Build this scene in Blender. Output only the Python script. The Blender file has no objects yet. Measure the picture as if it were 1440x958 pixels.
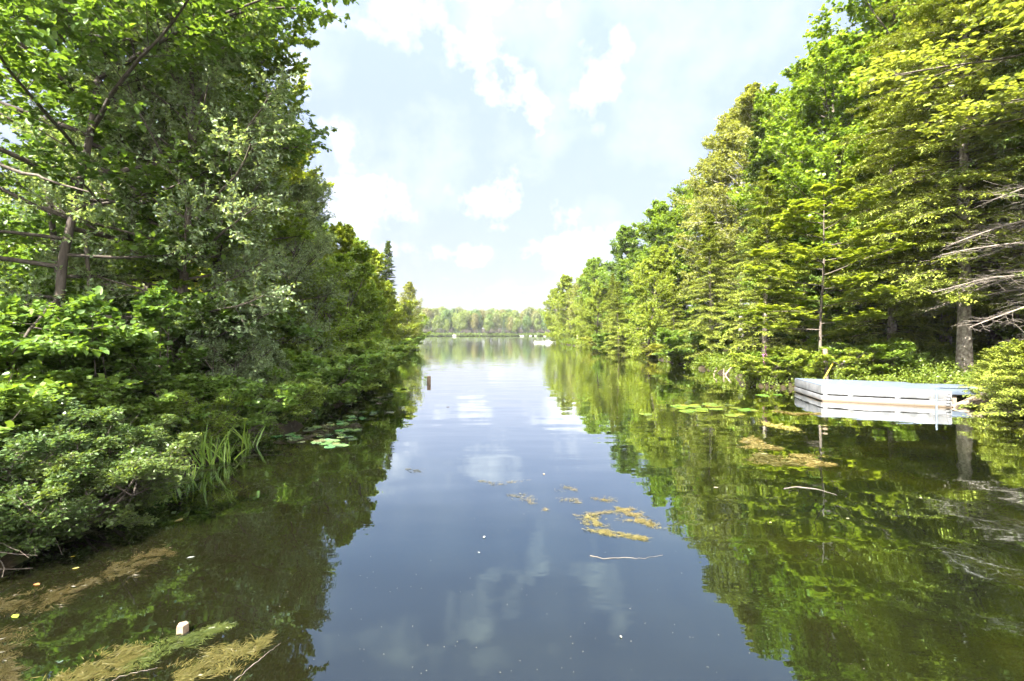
import bpy, math
import numpy as np
from mathutils import Vector
rng = np.random.default_rng(11)
R = math.radians
C = bpy.context.scene.collection
F, CX, HY, EYE = 680.0, 720.0, 468.0, 2.4
def at(px, Y): return (px - CX) / F * Y
def wat(px, py):
    Y = F * EYE / (py - HY)
    return at(px, Y), Y

# ------------------------------------------------------------------ materials
def nt(name):
    m = bpy.data.materials.new(name); m.use_nodes = True
    t = m.node_tree
    for n in list(t.nodes): t.nodes.remove(n)
    return m, t.nodes, t.links
def N(ns, typ, **kw):
    n = ns.new(typ)
    for k, v in kw.items(): setattr(n, k, v)
    return n
def ramp(ns, stops):
    r = ns.new('ShaderNodeValToRGB')
    e = r.color_ramp.elements
    while len(e) < len(stops): e.new(0.5)
    for x, (p, c) in zip(e, stops): x.position = p; x.color = (*c, 1)
    return r
def mixrgb(ns, ls, fac, a, b, blend='MIX'):
    m = N(ns, 'ShaderNodeMix', data_type='RGBA', blend_type=blend)
    for s, v in ((m.inputs[0], fac), (m.inputs[6], a), (m.inputs[7], b)):
        if hasattr(v, 'is_linked') or isinstance(v, bpy.types.NodeSocket): ls.new(v, s)
        elif isinstance(v, (int, float)): s.default_value = v if s.type == 'VALUE' else (v, v, v, 1)
        else: s.default_value = (*v, 1)
    return m.outputs[2]

def leaf_material(name, trans=0.38, rough=0.42, spec=0.4, hue=0.035, nscale=1.1):
    """colour = the object's own colour, varied leaf by leaf and clump by clump"""
    m, ns, ls = nt(name)
    oi = N(ns, 'ShaderNodeObjectInfo'); at_ = N(ns, 'ShaderNodeAttribute', attribute_name='tint')
    tc = N(ns, 'ShaderNodeTexCoord'); nz = N(ns, 'ShaderNodeTexNoise'); nz.inputs['Scale'].default_value = nscale
    nz.inputs['Detail'].default_value = 2
    ls.new(tc.outputs['Object'], nz.inputs['Vector'])
    ad = N(ns, 'ShaderNodeMath', operation='ADD'); ls.new(at_.outputs['Fac'], ad.inputs[0]); ls.new(nz.outputs['Fac'], ad.inputs[1])
    mr = N(ns, 'ShaderNodeMapRange'); ls.new(ad.outputs[0], mr.inputs[0])
    mr.inputs[1].default_value = 0.3; mr.inputs[2].default_value = 1.7; mr.inputs[3].default_value = 0.62; mr.inputs[4].default_value = 1.45
    hs = N(ns, 'ShaderNodeHueSaturation'); ls.new(oi.outputs['Color'], hs.inputs['Color']); ls.new(mr.outputs[0], hs.inputs['Value'])
    h = N(ns, 'ShaderNodeMapRange'); ls.new(ad.outputs[0], h.inputs[0])
    h.inputs[1].default_value = 0.3; h.inputs[2].default_value = 1.7; h.inputs[3].default_value = 0.5 + hue; h.inputs[4].default_value = 0.5 - hue
    ls.new(h.outputs[0], hs.inputs['Hue'])
    b = N(ns, 'ShaderNodeBsdfPrincipled'); ls.new(hs.outputs[0], b.inputs['Base Color'])
    b.inputs['Roughness'].default_value = rough; b.inputs['Specular IOR Level'].default_value = spec
    tr = N(ns, 'ShaderNodeBsdfTranslucent')
    tcol = mixrgb(ns, ls, 1.0, hs.outputs[0], (1.25, 1.15, 0.45), 'MULTIPLY')
    ls.new(tcol, tr.inputs['Color'])
    mx = N(ns, 'ShaderNodeMixShader'); mx.inputs[0].default_value = trans
    ls.new(b.outputs[0], mx.inputs[1]); ls.new(tr.outputs[0], mx.inputs[2])
    o = N(ns, 'ShaderNodeOutputMaterial'); ls.new(mx.outputs[0], o.inputs[0])
    return m
def simple(name, stops, scale=6, rough=0.85, bump=0.3, stretch=(1, 1, 1), detail=6, spec=0.3, dist=0.02):
    m, ns, ls = nt(name)
    tc = N(ns, 'ShaderNodeTexCoord'); mp = N(ns, 'ShaderNodeMapping'); mp.inputs['Scale'].default_value = stretch
    ls.new(tc.outputs['Object'], mp.inputs['Vector'])
    nz = N(ns, 'ShaderNodeTexNoise'); nz.inputs['Scale'].default_value = scale; nz.inputs['Detail'].default_value = detail
    ls.new(mp.outputs[0], nz.inputs['Vector'])
    r = ramp(ns, stops); ls.new(nz.outputs['Fac'], r.inputs[0])
    b = N(ns, 'ShaderNodeBsdfPrincipled'); ls.new(r.outputs[0], b.inputs['Base Color'])
    b.inputs['Roughness'].default_value = rough; b.inputs['Specular IOR Level'].default_value = spec
    bp = N(ns, 'ShaderNodeBump'); bp.inputs['Strength'].default_value = bump; bp.inputs['Distance'].default_value = dist
    ls.new(nz.outputs['Fac'], bp.inputs['Height']); ls.new(bp.outputs[0], b.inputs['Normal'])
    o = N(ns, 'ShaderNodeOutputMaterial'); ls.new(b.outputs[0], o.inputs[0])
    return m
M = {}
M['leaf'] = leaf_material('leaf', trans=.48, hue=.016)
M['gloss_leaf'] = leaf_material('gloss_leaf', trans=0.3, rough=0.3, spec=0.6, hue=0.02)
M['needle'] = leaf_material('needle', trans=0.16, rough=0.55, spec=0.25, hue=0.02, nscale=1.6)
M['blade'] = leaf_material('blade', trans=0.35, rough=0.35, spec=0.5, hue=0.02, nscale=3)
M['weed'] = leaf_material('weed', trans=0.2, rough=0.4, spec=0.4, hue=0.025, nscale=2.0)
M['bark'] = simple('bark', [(0.3, (0.05, 0.04, 0.032)), (0.7, (0.15, 0.125, 0.10))], 7, stretch=(3, 3, .6), bump=.6)
M['dark_bark'] = simple('dark_bark', [(0.3, (0.028, 0.022, 0.018)), (0.7, (0.085, 0.07, 0.055))], 8, stretch=(3, 3, .6), bump=.6)
M['spruce_bark'] = simple('spruce_bark', [(0.32, (0.09, 0.07, 0.055)), (0.5, (0.21, 0.18, 0.145)), (0.7, (0.34, 0.31, 0.26))], 9, stretch=(1.4, 1.4, 1), bump=.7)
M['dead_twig'] = simple('dead_twig', [(0.3, (0.10, 0.085, 0.07)), (0.7, (0.22, 0.19, 0.16))], 5)
M['birch_bark'] = simple('birch_bark', [(0.34, (0.07, 0.06, 0.05)), (0.42, (0.3, 0.28, 0.24)), (0.8, (0.42, 0.4, 0.35))], 4, stretch=(1, 1, 5), bump=.2)
M['driftwood'] = simple('driftwood', [(0.3, (0.13, 0.10, 0.07)), (0.7, (0.28, 0.23, 0.17))], 8)
M['cut_wood'] = simple('cut_wood', [(0.3, (0.14, 0.09, 0.055)), (0.7, (0.28, 0.21, 0.15))], 14)
M['pad'] = leaf_material('pad', trans=0.12, rough=0.25, spec=0.6, hue=0.02, nscale=4)
M['rock'] = simple('rock', [(0.3, (0.14, 0.13, 0.12)), (0.7, (0.26, 0.25, 0.24))], 4)
M['white_far'] = simple('white_far', [(0.3, (0.35, 0.35, 0.34)), (0.7, (0.45, 0.45, 0.44))], 2, bump=0)
M['pipe'] = simple('pipe', [(0.3, (0.09, 0.12, 0.15)), (0.7, (0.15, 0.18, 0.21))], 9, rough=.4)
M['yellow_pole'] = simple('yellow_pole', [(0.3, (0.32, 0.22, 0.02)), (0.7, (0.42, 0.32, 0.04))], 9)
M['flower'] = simple('flower', [(0.3, (0.35, 0.08, 0.25)), (0.7, (0.6, 0.25, 0.5))], 30)
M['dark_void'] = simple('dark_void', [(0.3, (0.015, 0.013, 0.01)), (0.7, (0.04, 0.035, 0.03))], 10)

def paint_material():
    """chalky white boards gone grey and flaky, with rust-brown scum near the water"""
    m, ns, ls = nt('weathered_white_paint')
    tc = N(ns, 'ShaderNodeTexCoord')
    n1 = N(ns, 'ShaderNodeTexNoise'); n1.inputs['Scale'].default_value = 3; n1.inputs['Detail'].default_value = 8
    n2 = N(ns, 'ShaderNodeTexNoise'); n2.inputs['Scale'].default_value = 22; n2.inputs['Detail'].default_value = 6
    for n in (n1, n2): ls.new(tc.outputs['Object'], n.inputs['Vector'])
    r1 = ramp(ns, [(0.38, (0.095, 0.10, 0.105)), (0.6, (0.155, 0.16, 0.168))]); ls.new(n1.outputs['Fac'], r1.inputs[0])
    r2 = ramp(ns, [(0.57, (0, 0, 0)), (0.66, (1, 1, 1))]); ls.new(n2.outputs['Fac'], r2.inputs[0])
    c = mixrgb(ns, ls, r2.outputs[0], r1.outputs[0], (0.11, 0.095, 0.08))
    sp = N(ns, 'ShaderNodeSeparateXYZ'); ls.new(tc.outputs['Object'], sp.inputs[0])
    ad = N(ns, 'ShaderNodeMath', operation='MULTIPLY_ADD'); ls.new(n1.outputs['Fac'], ad.inputs[0]); ad.inputs[1].default_value = -0.12; ls.new(sp.outputs['Z'], ad.inputs[2])
    mr = N(ns, 'ShaderNodeMapRange'); ls.new(ad.outputs[0], mr.inputs[0])
    mr.inputs[1].default_value = -0.03; mr.inputs[2].default_value = 0.03; mr.inputs[3].default_value = 0.8; mr.inputs[4].default_value = 0
    c = mixrgb(ns, ls, mr.outputs[0], c, (0.12, 0.08, 0.04))
    b = N(ns, 'ShaderNodeBsdfPrincipled'); ls.new(c, b.inputs['Base Color']); b.inputs['Roughness'].default_value = .6
    bp = N(ns, 'ShaderNodeBump'); bp.inputs['Strength'].default_value = .3; bp.inputs['Distance'].default_value = .01
    ls.new(n2.outputs['Fac'], bp.inputs['Height']); ls.new(bp.outputs[0], b.inputs['Normal'])
    o = N(ns, 'ShaderNodeOutputMaterial'); ls.new(b.outputs[0], o.inputs[0])
    return m
M['paint'] = paint_material()
M['deck_paint'] = simple('deck_paint', [(0.3, (0.065, 0.085, 0.115)), (0.7, (0.10, 0.125, 0.165))], 5, rough=.6, bump=.2)

# ------------------------------------------------------------------ mesh helpers
def mesh(name, V, Fc, tint=None, smooth=False):
    """V (n,3), Fc (m,k) with one k"""
    V = np.asarray(V, dtype=np.float32); Fc = np.asarray(Fc, dtype=np.int32)
    me = bpy.data.meshes.new(name)
    me.vertices.add(len(V)); me.vertices.foreach_set('co', V.ravel())
    m, k = Fc.shape
    me.loops.add(m * k); me.loops.foreach_set('vertex_index', Fc.ravel())
    me.polygons.add(m)
    me.polygons.foreach_set('loop_start', np.arange(0, m * k, k, dtype=np.int32))
    me.polygons.foreach_set('loop_total', np.full(m, k, dtype=np.int32))
    if smooth: me.polygons.foreach_set('use_smooth', np.ones(m, dtype=bool))
    if tint is not None:
        a = me.attributes.new('tint', 'FLOAT', 'POINT'); a.data.foreach_set('value', np.asarray(tint, dtype=np.float32))
    me.update(calc_edges=True)
    return me
def link(name, me, mat=None, parent=None, loc=None, color=None):
    o = bpy.data.objects.new(name, me); C.objects.link(o)
    if mat is not None and not me.materials: me.materials.append(M[mat] if isinstance(mat, str) else mat)
    if parent is not None: o.parent = parent
    if loc is not None: o.location = loc
    if color is not None: o.color = (*color, 1)
    return o
def tag(o, label=None, cat=None, group=None, kind=None):
    if label: o['label'] = label
    if cat: o['category'] = cat
    if group: o['group'] = group
    if kind: o['kind'] = kind
    return o
def empty(name, loc, rz=0.0, s=(1, 1, 1)):
    o = bpy.data.objects.new(name, None); C.objects.link(o)
    o.location = loc; o.rotation_euler = (0, 0, rz); o.scale = s; o.empty_display_size = .1
    return o
def unit(v): return v / (np.linalg.norm(v, axis=-1, keepdims=True) + 1e-9)
def tubes(P, Rr, sides=5):
    """P (n,k,3), Rr (n,k) -> verts, quads"""
    n, k, _ = P.shape
    T = unit(np.gradient(P, axis=1))
    ref = np.where(np.abs(T[..., 2:3]) > .9, np.array([1., 0, 0]), np.array([0, 0, 1.]))
    U = unit(np.cross(T, ref)); W = np.cross(T, U)
    a = np.linspace(0, 2 * np.pi, sides, endpoint=False)
    V = P[:, :, None, :] + Rr[:, :, None, None] * (np.cos(a)[None, None, :, None] * U[:, :, None, :] + np.sin(a)[None, None, :, None] * W[:, :, None, :])
    idx = np.arange(n * k * sides).reshape(n, k, sides)
    A = idx[:, :-1, :]; B = idx[:, 1:, :]
    Q = np.stack([A, np.roll(A, -1, 2), np.roll(B, -1, 2), B], -1).reshape(-1, 4)
    return V.reshape(-1, 3), Q
def join(parts):
    Vs, Fs, o = [], [], 0
    for V, Q in parts:
        Vs.append(V); Fs.append(Q + o); o += len(V)
    return np.concatenate(Vs), np.concatenate(Fs)
def curves(O, D, L, k=6, up=0.0, jit=0.12):
    """grow n curved shoots; returns (n,k,3)"""
    n = len(O); P = np.zeros((n, k, 3)); P[:, 0] = O; d = unit(D.copy())
    L = np.broadcast_to(np.asarray(L, float), (n,)); st = (L / (k - 1))[:, None]
    for i in range(1, k):
        P[:, i] = P[:, i - 1] + d * st
        d = d + rng.normal(0, jit, (n, 3)); d[:, 2] += up / (k - 1)
        d = unit(d)
    return P
def sample(P, s, j):
    """points and tangents at parameter s (m,) on curves j (m,)"""
    k = P.shape[1]; x = np.clip(s, 0, .9999) * (k - 1); i = x.astype(int); f = (x - i)[:, None]
    a, b = P[j, i], P[j, i + 1]
    return a * (1 - f) + b * f, unit(b - a)
def leaves(B, A, Nn, l, w, oval=False, droop=0.15):
    """leaf blades from base B along A with normal Nn"""
    n = len(B); A = unit(A); S = unit(np.cross(A, Nn)); Nn = np.cross(S, A)
    l = np.broadcast_to(l, (n,))[:, None]; w = np.broadcast_to(w, (n,))[:, None]
    if oval:
        r1 = B + A * l * .28 + S * w * .46 + Nn * w * .12; r2 = B + A * l * .66 + S * w * .42 + Nn * w * .08
        l1 = B + A * l * .28 - S * w * .46 + Nn * w * .12; l2 = B + A * l * .66 - S * w * .42 + Nn * w * .08
        tip = B + A * l - Nn * l * droop
        V = np.stack([B, r1, r2, tip, l2, l1], 1).reshape(-1, 3)
        i = np.arange(n)[:, None] * 6
        Q = np.concatenate([i + np.array([[0, 1, 2, 3]]), i + np.array([[3, 4, 5, 0]])], 0)
        return V, Q, 6
    r = B + A * l * .45 + S * w * .5 + Nn * w * .1; lf = B + A * l * .45 - S * w * .5 + Nn * w * .1
    tip = B + A * l - Nn * l * droop
    V = np.stack([B, r, tip, lf], 1).reshape(-1, 3)
    return V, np.arange(n)[:, None] * 4 + np.array([[0, 1, 2, 3]]), 4
def star_leaves(B, A, Nn, l, w):
    """maple-like leaf of three lobes, each a kite"""
    S = unit(np.cross(unit(A), Nn)); parts = []; A = unit(A)
    Vs, Fs, o = [], [], 0
    for ang, f in ((0, 1.0), (.85, .8), (-.85, .8)):
        V, Q, k = leaves(B, A * math.cos(ang) + S * math.sin(ang), Nn, l * f, w * .55)
        Vs.append(V); Fs.append(Q + o); o += len(V)
    V = np.concatenate(Vs); n = len(B)
    return V, np.concatenate(Fs), 4
def rnd_tint(n, k, per=None):
    t = rng.random(n) if per is None else per
    return np.repeat(t, k)

# ------------------------------------------------------------------ plant prototypes (unit: metres)
def foliage(P3, n_leaf, l, w, style, flat, s0=.1, spread=.9):
    n3 = len(P3); j = np.repeat(np.arange(n3), n_leaf); m = len(j)
    s = np.clip(rng.random(m) * (1 - s0) + s0, 0, .99)
    B, T = sample(P3, s, j)
    side = np.where(rng.random(m) < .5, 1., -1.)[:, None]
    up = unit(np.array([0, 0, 1.]) + rng.normal(0, flat, (m, 3)))
    S = unit(np.cross(T, up)); A = unit(T * .6 + side * S * spread + rng.normal(0, .25, (m, 3)))
    B = B + rng.normal(0, .015, (m, 3))
    ll = l * rng.uniform(.6, 1.2, m)
    if style == 'star': V, Q, k = star_leaves(B, A, up, ll, w * ll / l); 
    else: V, Q, k = leaves(B, A, up, ll, w * ll / l, oval=(style == 'oval'))
    tt = np.clip(np.repeat(rng.random(n3) * .5, n_leaf) + rng.random(m) * .5, 0, 1)
    t = np.tile(np.repeat(tt, 4), 3) if style == 'star' else np.repeat(tt, k)
    return V, Q, t
def kids(P, n, L, s0, ang, k, up, jit, upmix=.15, planar=True, droop=0.0):
    """side shoots on curves P"""
    nP = len(P); j = np.repeat(np.arange(nP), n); m = len(j)
    s = s0 + (1 - s0) * (np.tile(np.arange(n), nP) + rng.random(m)) / n
    O, T = sample(P, s, j)
    side = np.where(np.tile(np.arange(n), nP) % 2 == 0, 1., -1.)[:, None]
    upv = unit(np.array([0, 0, 1.]) + rng.normal(0, .15 if planar else .9, (m, 3)))
    S = unit(np.cross(T, upv))
    a = ang * rng.uniform(.75, 1.2, m)[:, None]
    D = T * np.cos(a) + side * S * np.sin(a); D[:, 2] += rng.normal(upmix, .12, m) - droop
    return curves(O, D, L[j] * rng.uniform(.7, 1.15, m), k, up, jit), s, j
def broadleaf(h, r, t0, n1, n2, n3, nl, l, w, style='kite', flat=.35, low=.1, high=.9, trunk_r=.13, prof=None, planar=True,
              wander=.02, droop=.0, upc=.25, stems=1, s2=.25, mat='leaf', bark='bark', spread=0.0):
    prof = prof or (lambda t: (np.sin(np.pi * np.clip(t * .8 + .2, 0, 1)) ** .6))
    if stems == 1:
        TP = curves(np.zeros((1, 3)), np.array([[0, 0, 1.]]) , h, 12, up=.25, jit=wander * 2)
        TP[:, :, 2] *= h / TP[0, -1, 2]
        TR = trunk_r * np.linspace(1, .12, 12)[None] ** .8; TR[:, 0] *= 1.35
    else:
        a = rng.random(stems) * 2 * np.pi; rr = rng.random(stems) * spread * .35
        O = np.stack([np.cos(a) * rr, np.sin(a) * rr, np.zeros(stems)], 1)
        D = np.stack([np.cos(a) * spread, np.sin(a) * spread, np.full(stems, h)], 1) * rng.uniform(.75, 1.1, (stems, 1))
        TP = curves(O, D, np.linalg.norm(D, axis=1), 10, up=.3, jit=.07)
        TR = trunk_r * np.linspace(1, .15, 10)[None] * np.ones((stems, 1))
    tj = rng.integers(0, len(TP), n1)
    t = np.clip((np.arange(n1) + rng.random(n1)) / n1, 0, .985); tt = t0 + (1 - t0) * t
    O, T = sample(TP, tt, tj)
    az = np.arange(n1) * 2.39996 + rng.normal(0, .4, n1)
    el = low + (high - low) * t + rng.normal(0, .12, n1)
    D = np.stack([np.cos(az) * np.cos(el), np.sin(az) * np.cos(el), np.sin(el)], 1)
    L1 = r * prof(t) * rng.uniform(.7, 1.15, n1)
    P1 = curves(O, D, L1, 8, up=upc - droop, jit=.07)
    P2, s, j = kids(P1, n2, L1 * .42, s2, .85, 6, .1 - droop, .1, planar=planar)
    keep = 1 - .55 * s
    P2 = P2[:, :1] + (P2 - P2[:, :1]) * keep[:, None, None]
    L2 = np.linalg.norm(P2[:, -1] - P2[:, 0], axis=1)
    P3, s3, j3 = kids(P2, n3, L2 * .5 + .1, .12, .75, 4, 0 - droop, .12, planar=planar)
    R1 = (.011 * L1 + .006)[:, None] * np.linspace(1, .3, 8); R2 = (.006 * L2 + .003)[:, None] * np.linspace(1, .35, 6)
    R3 = np.full((len(P3), 1), .003) * np.linspace(1, .5, 4)
    V, Q, tn = foliage(P3, nl, l, w, style, flat)
    V2, Q2, tn2 = foliage(P2, max(2, nl // 2), l, w, style, flat, s0=.3)
    V, Q = join([(V, Q), (V2, Q2)]); tn = np.concatenate([tn, tn2])
    d = dict(trunk=mesh('trunk', *tubes(TP, TR, 9), smooth=True), limbs=mesh('limbs', *join([tubes(P1, R1, 5), tubes(P2, R2, 3), tubes(P3, R3, 3)]), smooth=True),
             crown=mesh('crown', V, Q, tn), h=h)
    d['trunk'].materials.append(M[bark]); d['limbs'].materials.append(M[bark]); d['crown'].materials.append(M[mat])
    return d
def conifer(h, r, t0, dz, nb, n2, nl, l=.085, w=.022, trunk_r=.16, drp=.35, bark='spruce_bark', tip=.22, pw=.85, dead=0, lift=.15):
    TP = curves(np.zeros((1, 3)), np.array([[0, 0, 1.]]), h, 12, up=.2, jit=.008); TP[:, :, 2] *= h / TP[0, -1, 2]
    TR = trunk_r * np.linspace(1, .08, 12)[None]; TR[:, 0] *= 1.25
    n = int((h * (1 - t0)) / dz) * nb; t = np.clip((np.arange(n) + rng.random(n) * .8) / n, 0, .985); tt = t0 + (1 - t0) * t
    O, T = sample(TP, tt, np.zeros(n, int))
    az = np.arange(n) * 2.39996 + rng.normal(0, .5, n)
    L1 = r * (np.clip(1 - t, 0, 1) ** pw * .95 + .05) * rng.uniform(.65, 1.15, n) * np.clip(.55 + t * 4, .55, 1)
    el = -drp * .3 + .6 * t ** 2 + lift + rng.normal(0, .08, n)
    D = np.stack([np.cos(az) * np.cos(el), np.sin(az) * np.cos(el), np.sin(el)], 1)
    P1 = curves(O, D, L1, 8, up=-drp, jit=.045)
    P2, s, j = kids(P1, n2, L1 * .42, .12, .95, 5, -.25, .06, upmix=0.0)
    f = np.clip(np.minimum(s * 3.2, 1.05 - s * .85), .12, 1)
    P2 = P2[:, :1] + (P2 - P2[:, :1]) * f[:, None, None]
    L2 = np.linalg.norm(P2[:, -1] - P2[:, 0], axis=1)
    R1 = (.008 * L1 + .005)[:, None] * np.linspace(1, .25, 8); R2 = np.full((len(P2), 1), .004) * np.linspace(1, .4, 5)
    live = (tt[j] > dead) | (rng.random(len(j)) < .06)
    PL = P2[live]
    V, Q, tn = foliage(PL, nl, l, w, 'kite', .3, s0=.02, spread=.8)
    l1 = tt > dead
    V1, Q1, tn1 = foliage(P1[l1], nl * 2, l, w, 'kite', .3, s0=.5, spread=.8)
    V, Q = join([(V, Q), (V1, Q1)]); tn = np.concatenate([tn, tn1])
    d = dict(trunk=mesh('trunk', *tubes(TP, TR, 10), smooth=True), h=h, crown=mesh('crown', V, Q, tn))
    if dead:
        dj = ~l1; D3, _, _ = kids(P2[~live], 4, L2[~live] * .45, .2, .7, 3, -.2, .1)
        d['limbs'] = mesh('limbs', *join([tubes(P1[l1], R1[l1], 5), tubes(PL, R2[live], 3)]), smooth=True)
        d['dead_branches'] = mesh('dead_branches', *join([tubes(P1[dj], R1[dj] * 1.1, 5), tubes(P2[~live], R2[~live] * 1.2, 3), tubes(D3, np.full(D3.shape[:2], .0035), 3)]), smooth=True)
        d['dead_branches'].materials.append(M['dead_twig'])
    else:
        d['limbs'] = mesh('limbs', *join([tubes(P1, R1, 5), tubes(P2, R2, 3)]), smooth=True)
    d['trunk'].materials.append(M[bark]); d['limbs'].materials.append(M['dark_bark']); d['crown'].materials.append(M['needle'])
    return d

# ------------------------------------------------------------------ terrain
LEFT = [(-4.4, -30), (-4.9, -6), (-5.2, 4.9), (-5.75, 7), (-5.85, 8.5), (-5.6, 10.4), (-5.5, 11.9), (-5.7, 14.6), (-6.2, 18.8), (-7.4, 26), (-10.4, 44), (-14, 65), (-16, 74), (-24, 82), (-60, 100), (-120, 170), (-150, 260), (-120, 322)]
FAR = [(-60, 318), (-40, 330), (0, 334), (60, 326), (130, 320)]
RIGHT = [(160, 260), (110, 190), (50, 155), (18, 138), (12, 125), (10.6, 104), (12.2, 74), (14.6, 56), (12.4, 35), (12.7, 30), (12, 25), (10.6, 22.2), (11.6, 20.9), (14.2, 20.3), (15.6, 19.4), (16.2, 17.2), (15.4, 15.4), (15.4, 13), (15.2, 8), (15, -6), (15, -30)]
POLY = np.array(LEFT + FAR + RIGHT, float)
def sdist(x, y):
    """distance to the waterline, positive on land"""
    p = np.stack([x, y], -1); best = np.full(x.shape, 1e9); inside = np.zeros(x.shape, bool)
    n = len(POLY)
    for i in range(n):
        a, b = POLY[i], POLY[(i + 1) % n]
        ab = b - a; t = np.clip(((p - a) @ ab) / (ab @ ab), 0, 1)[..., None]
        best = np.minimum(best, np.linalg.norm(p - (a + t * ab), axis=-1))
        c = ((a[1] > y) != (b[1] > y)) & (x < (b[0] - a[0]) * (y - a[1]) / (b[1] - a[1] + 1e-12) + a[0])
        inside ^= c
    return np.where(inside, -best, best)
def gz(x, y):
    x = np.asarray(x, float); y = np.asarray(y, float)
    d = sdist(x, y) + .22 * np.sin(x * 2.3 + y * 1.7) + .15 * np.sin(x * 5.1 - y * 4.3)
    land = np.clip(d, 0, None)
    near = y < 200
    sl = np.where(near, np.where(x < 0, .05, .13), .05)
    cap = np.where(near, np.where(x < 0, 5, 7), 9)
    z = .28 * (1 - np.exp(-land * 4)) + cap * (1 - np.exp(-land * sl / cap)) + .06 * np.sin(x * 1.1) * np.sin(y * .9) * np.clip(land, 0, 1)
    return np.where(d < 0, np.maximum(-1.4, d * .5 - .03), z)
def gz1(x, y): return float(gz(np.array([x]), np.array([y]))[0])

def axis(parts):
    return np.unique(np.concatenate([np.arange(a, b, s) for a, b, s in parts]))
xs = axis([(-900, -200, 50), (-200, -60, 10), (-60, -16, 2), (-16, 26, .4), (26, 60, 2), (60, 200, 10), (200, 901, 50)])
ys = axis([(-120, -10, 8), (-10, 34, .4), (34, 90, 1.5), (90, 150, 3), (150, 300, 10), (300, 350, 3), (350, 460, 10), (460, 1500, 60)])
X, Y = np.meshgrid(xs, ys); Z = gz(X, Y)
V = np.stack([X, Y, Z], -1).reshape(-1, 3); nx = len(xs)
i = (np.arange(len(ys) - 1)[:, None] * nx + np.arange(nx - 1)[None]).ravel()
gme = mesh('ground', V, np.stack([i, i + 1, i + nx + 1, i + nx], 1), smooth=True)
meadow = (np.clip((-X - 18) / 6, 0, 1) * np.clip((Y + 2) / 6, 0, 1) * np.clip((70 - Y) / 10, 0, 1)).ravel()
a = gme.attributes.new('meadow', 'FLOAT', 'POINT'); a.data.foreach_set('value', meadow.astype(np.float32))
def ground_material():
    m, ns, ls = nt('forest_floor')
    tc = N(ns, 'ShaderNodeTexCoord')
    n1 = N(ns, 'ShaderNodeTexNoise'); n1.inputs['Scale'].default_value = 1.3; n1.inputs['Detail'].default_value = 8
    n2 = N(ns, 'ShaderNodeTexNoise'); n2.inputs['Scale'].default_value = 14; n2.inputs['Detail'].default_value = 6
    for n in (n1, n2): ls.new(tc.outputs['Object'], n.inputs['Vector'])
    r1 = ramp(ns, [(0.35, (0.016, 0.013, 0.008)), (0.55, (0.032, 0.024, 0.014)), (0.7, (0.03, 0.042, 0.012))]); ls.new(n1.outputs['Fac'], r1.inputs[0])
    r2 = ramp(ns, [(0.3, (0.5, 0.5, 0.5)), (0.7, (1.3, 1.3, 1.2))]); ls.new(n2.outputs['Fac'], r2.inputs[0])
    c = mixrgb(ns, ls, 1.0, r1.outputs[0], r2.outputs[0], 'MULTIPLY')
    ma = N(ns, 'ShaderNodeAttribute', attribute_name='meadow')
    rg = ramp(ns, [(0.3, (0.13, 0.16, 0.03)), (0.7, (0.24, 0.24, 0.06))]); ls.new(n1.outputs['Fac'], rg.inputs[0])
    c = mixrgb(ns, ls, ma.outputs['Fac'], c, rg.outputs[0])
    b = N(ns, 'ShaderNodeBsdfPrincipled'); ls.new(c, b.inputs['Base Color']); b.inputs['Roughness'].default_value = .95
    b.inputs['Specular IOR Level'].default_value = .15
    bp = N(ns, 'ShaderNodeBump'); bp.inputs['Strength'].default_value = .6; bp.inputs['Distance'].default_value = .05
    ls.new(n2.outputs['Fac'], bp.inputs['Height']); ls.new(bp.outputs[0], b.inputs['Normal'])
    o = N(ns, 'ShaderNodeOutputMaterial'); ls.new(b.outputs[0], o.inputs[0])
    return m
tag(link('ground', gme, ground_material()), kind='structure')

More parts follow.
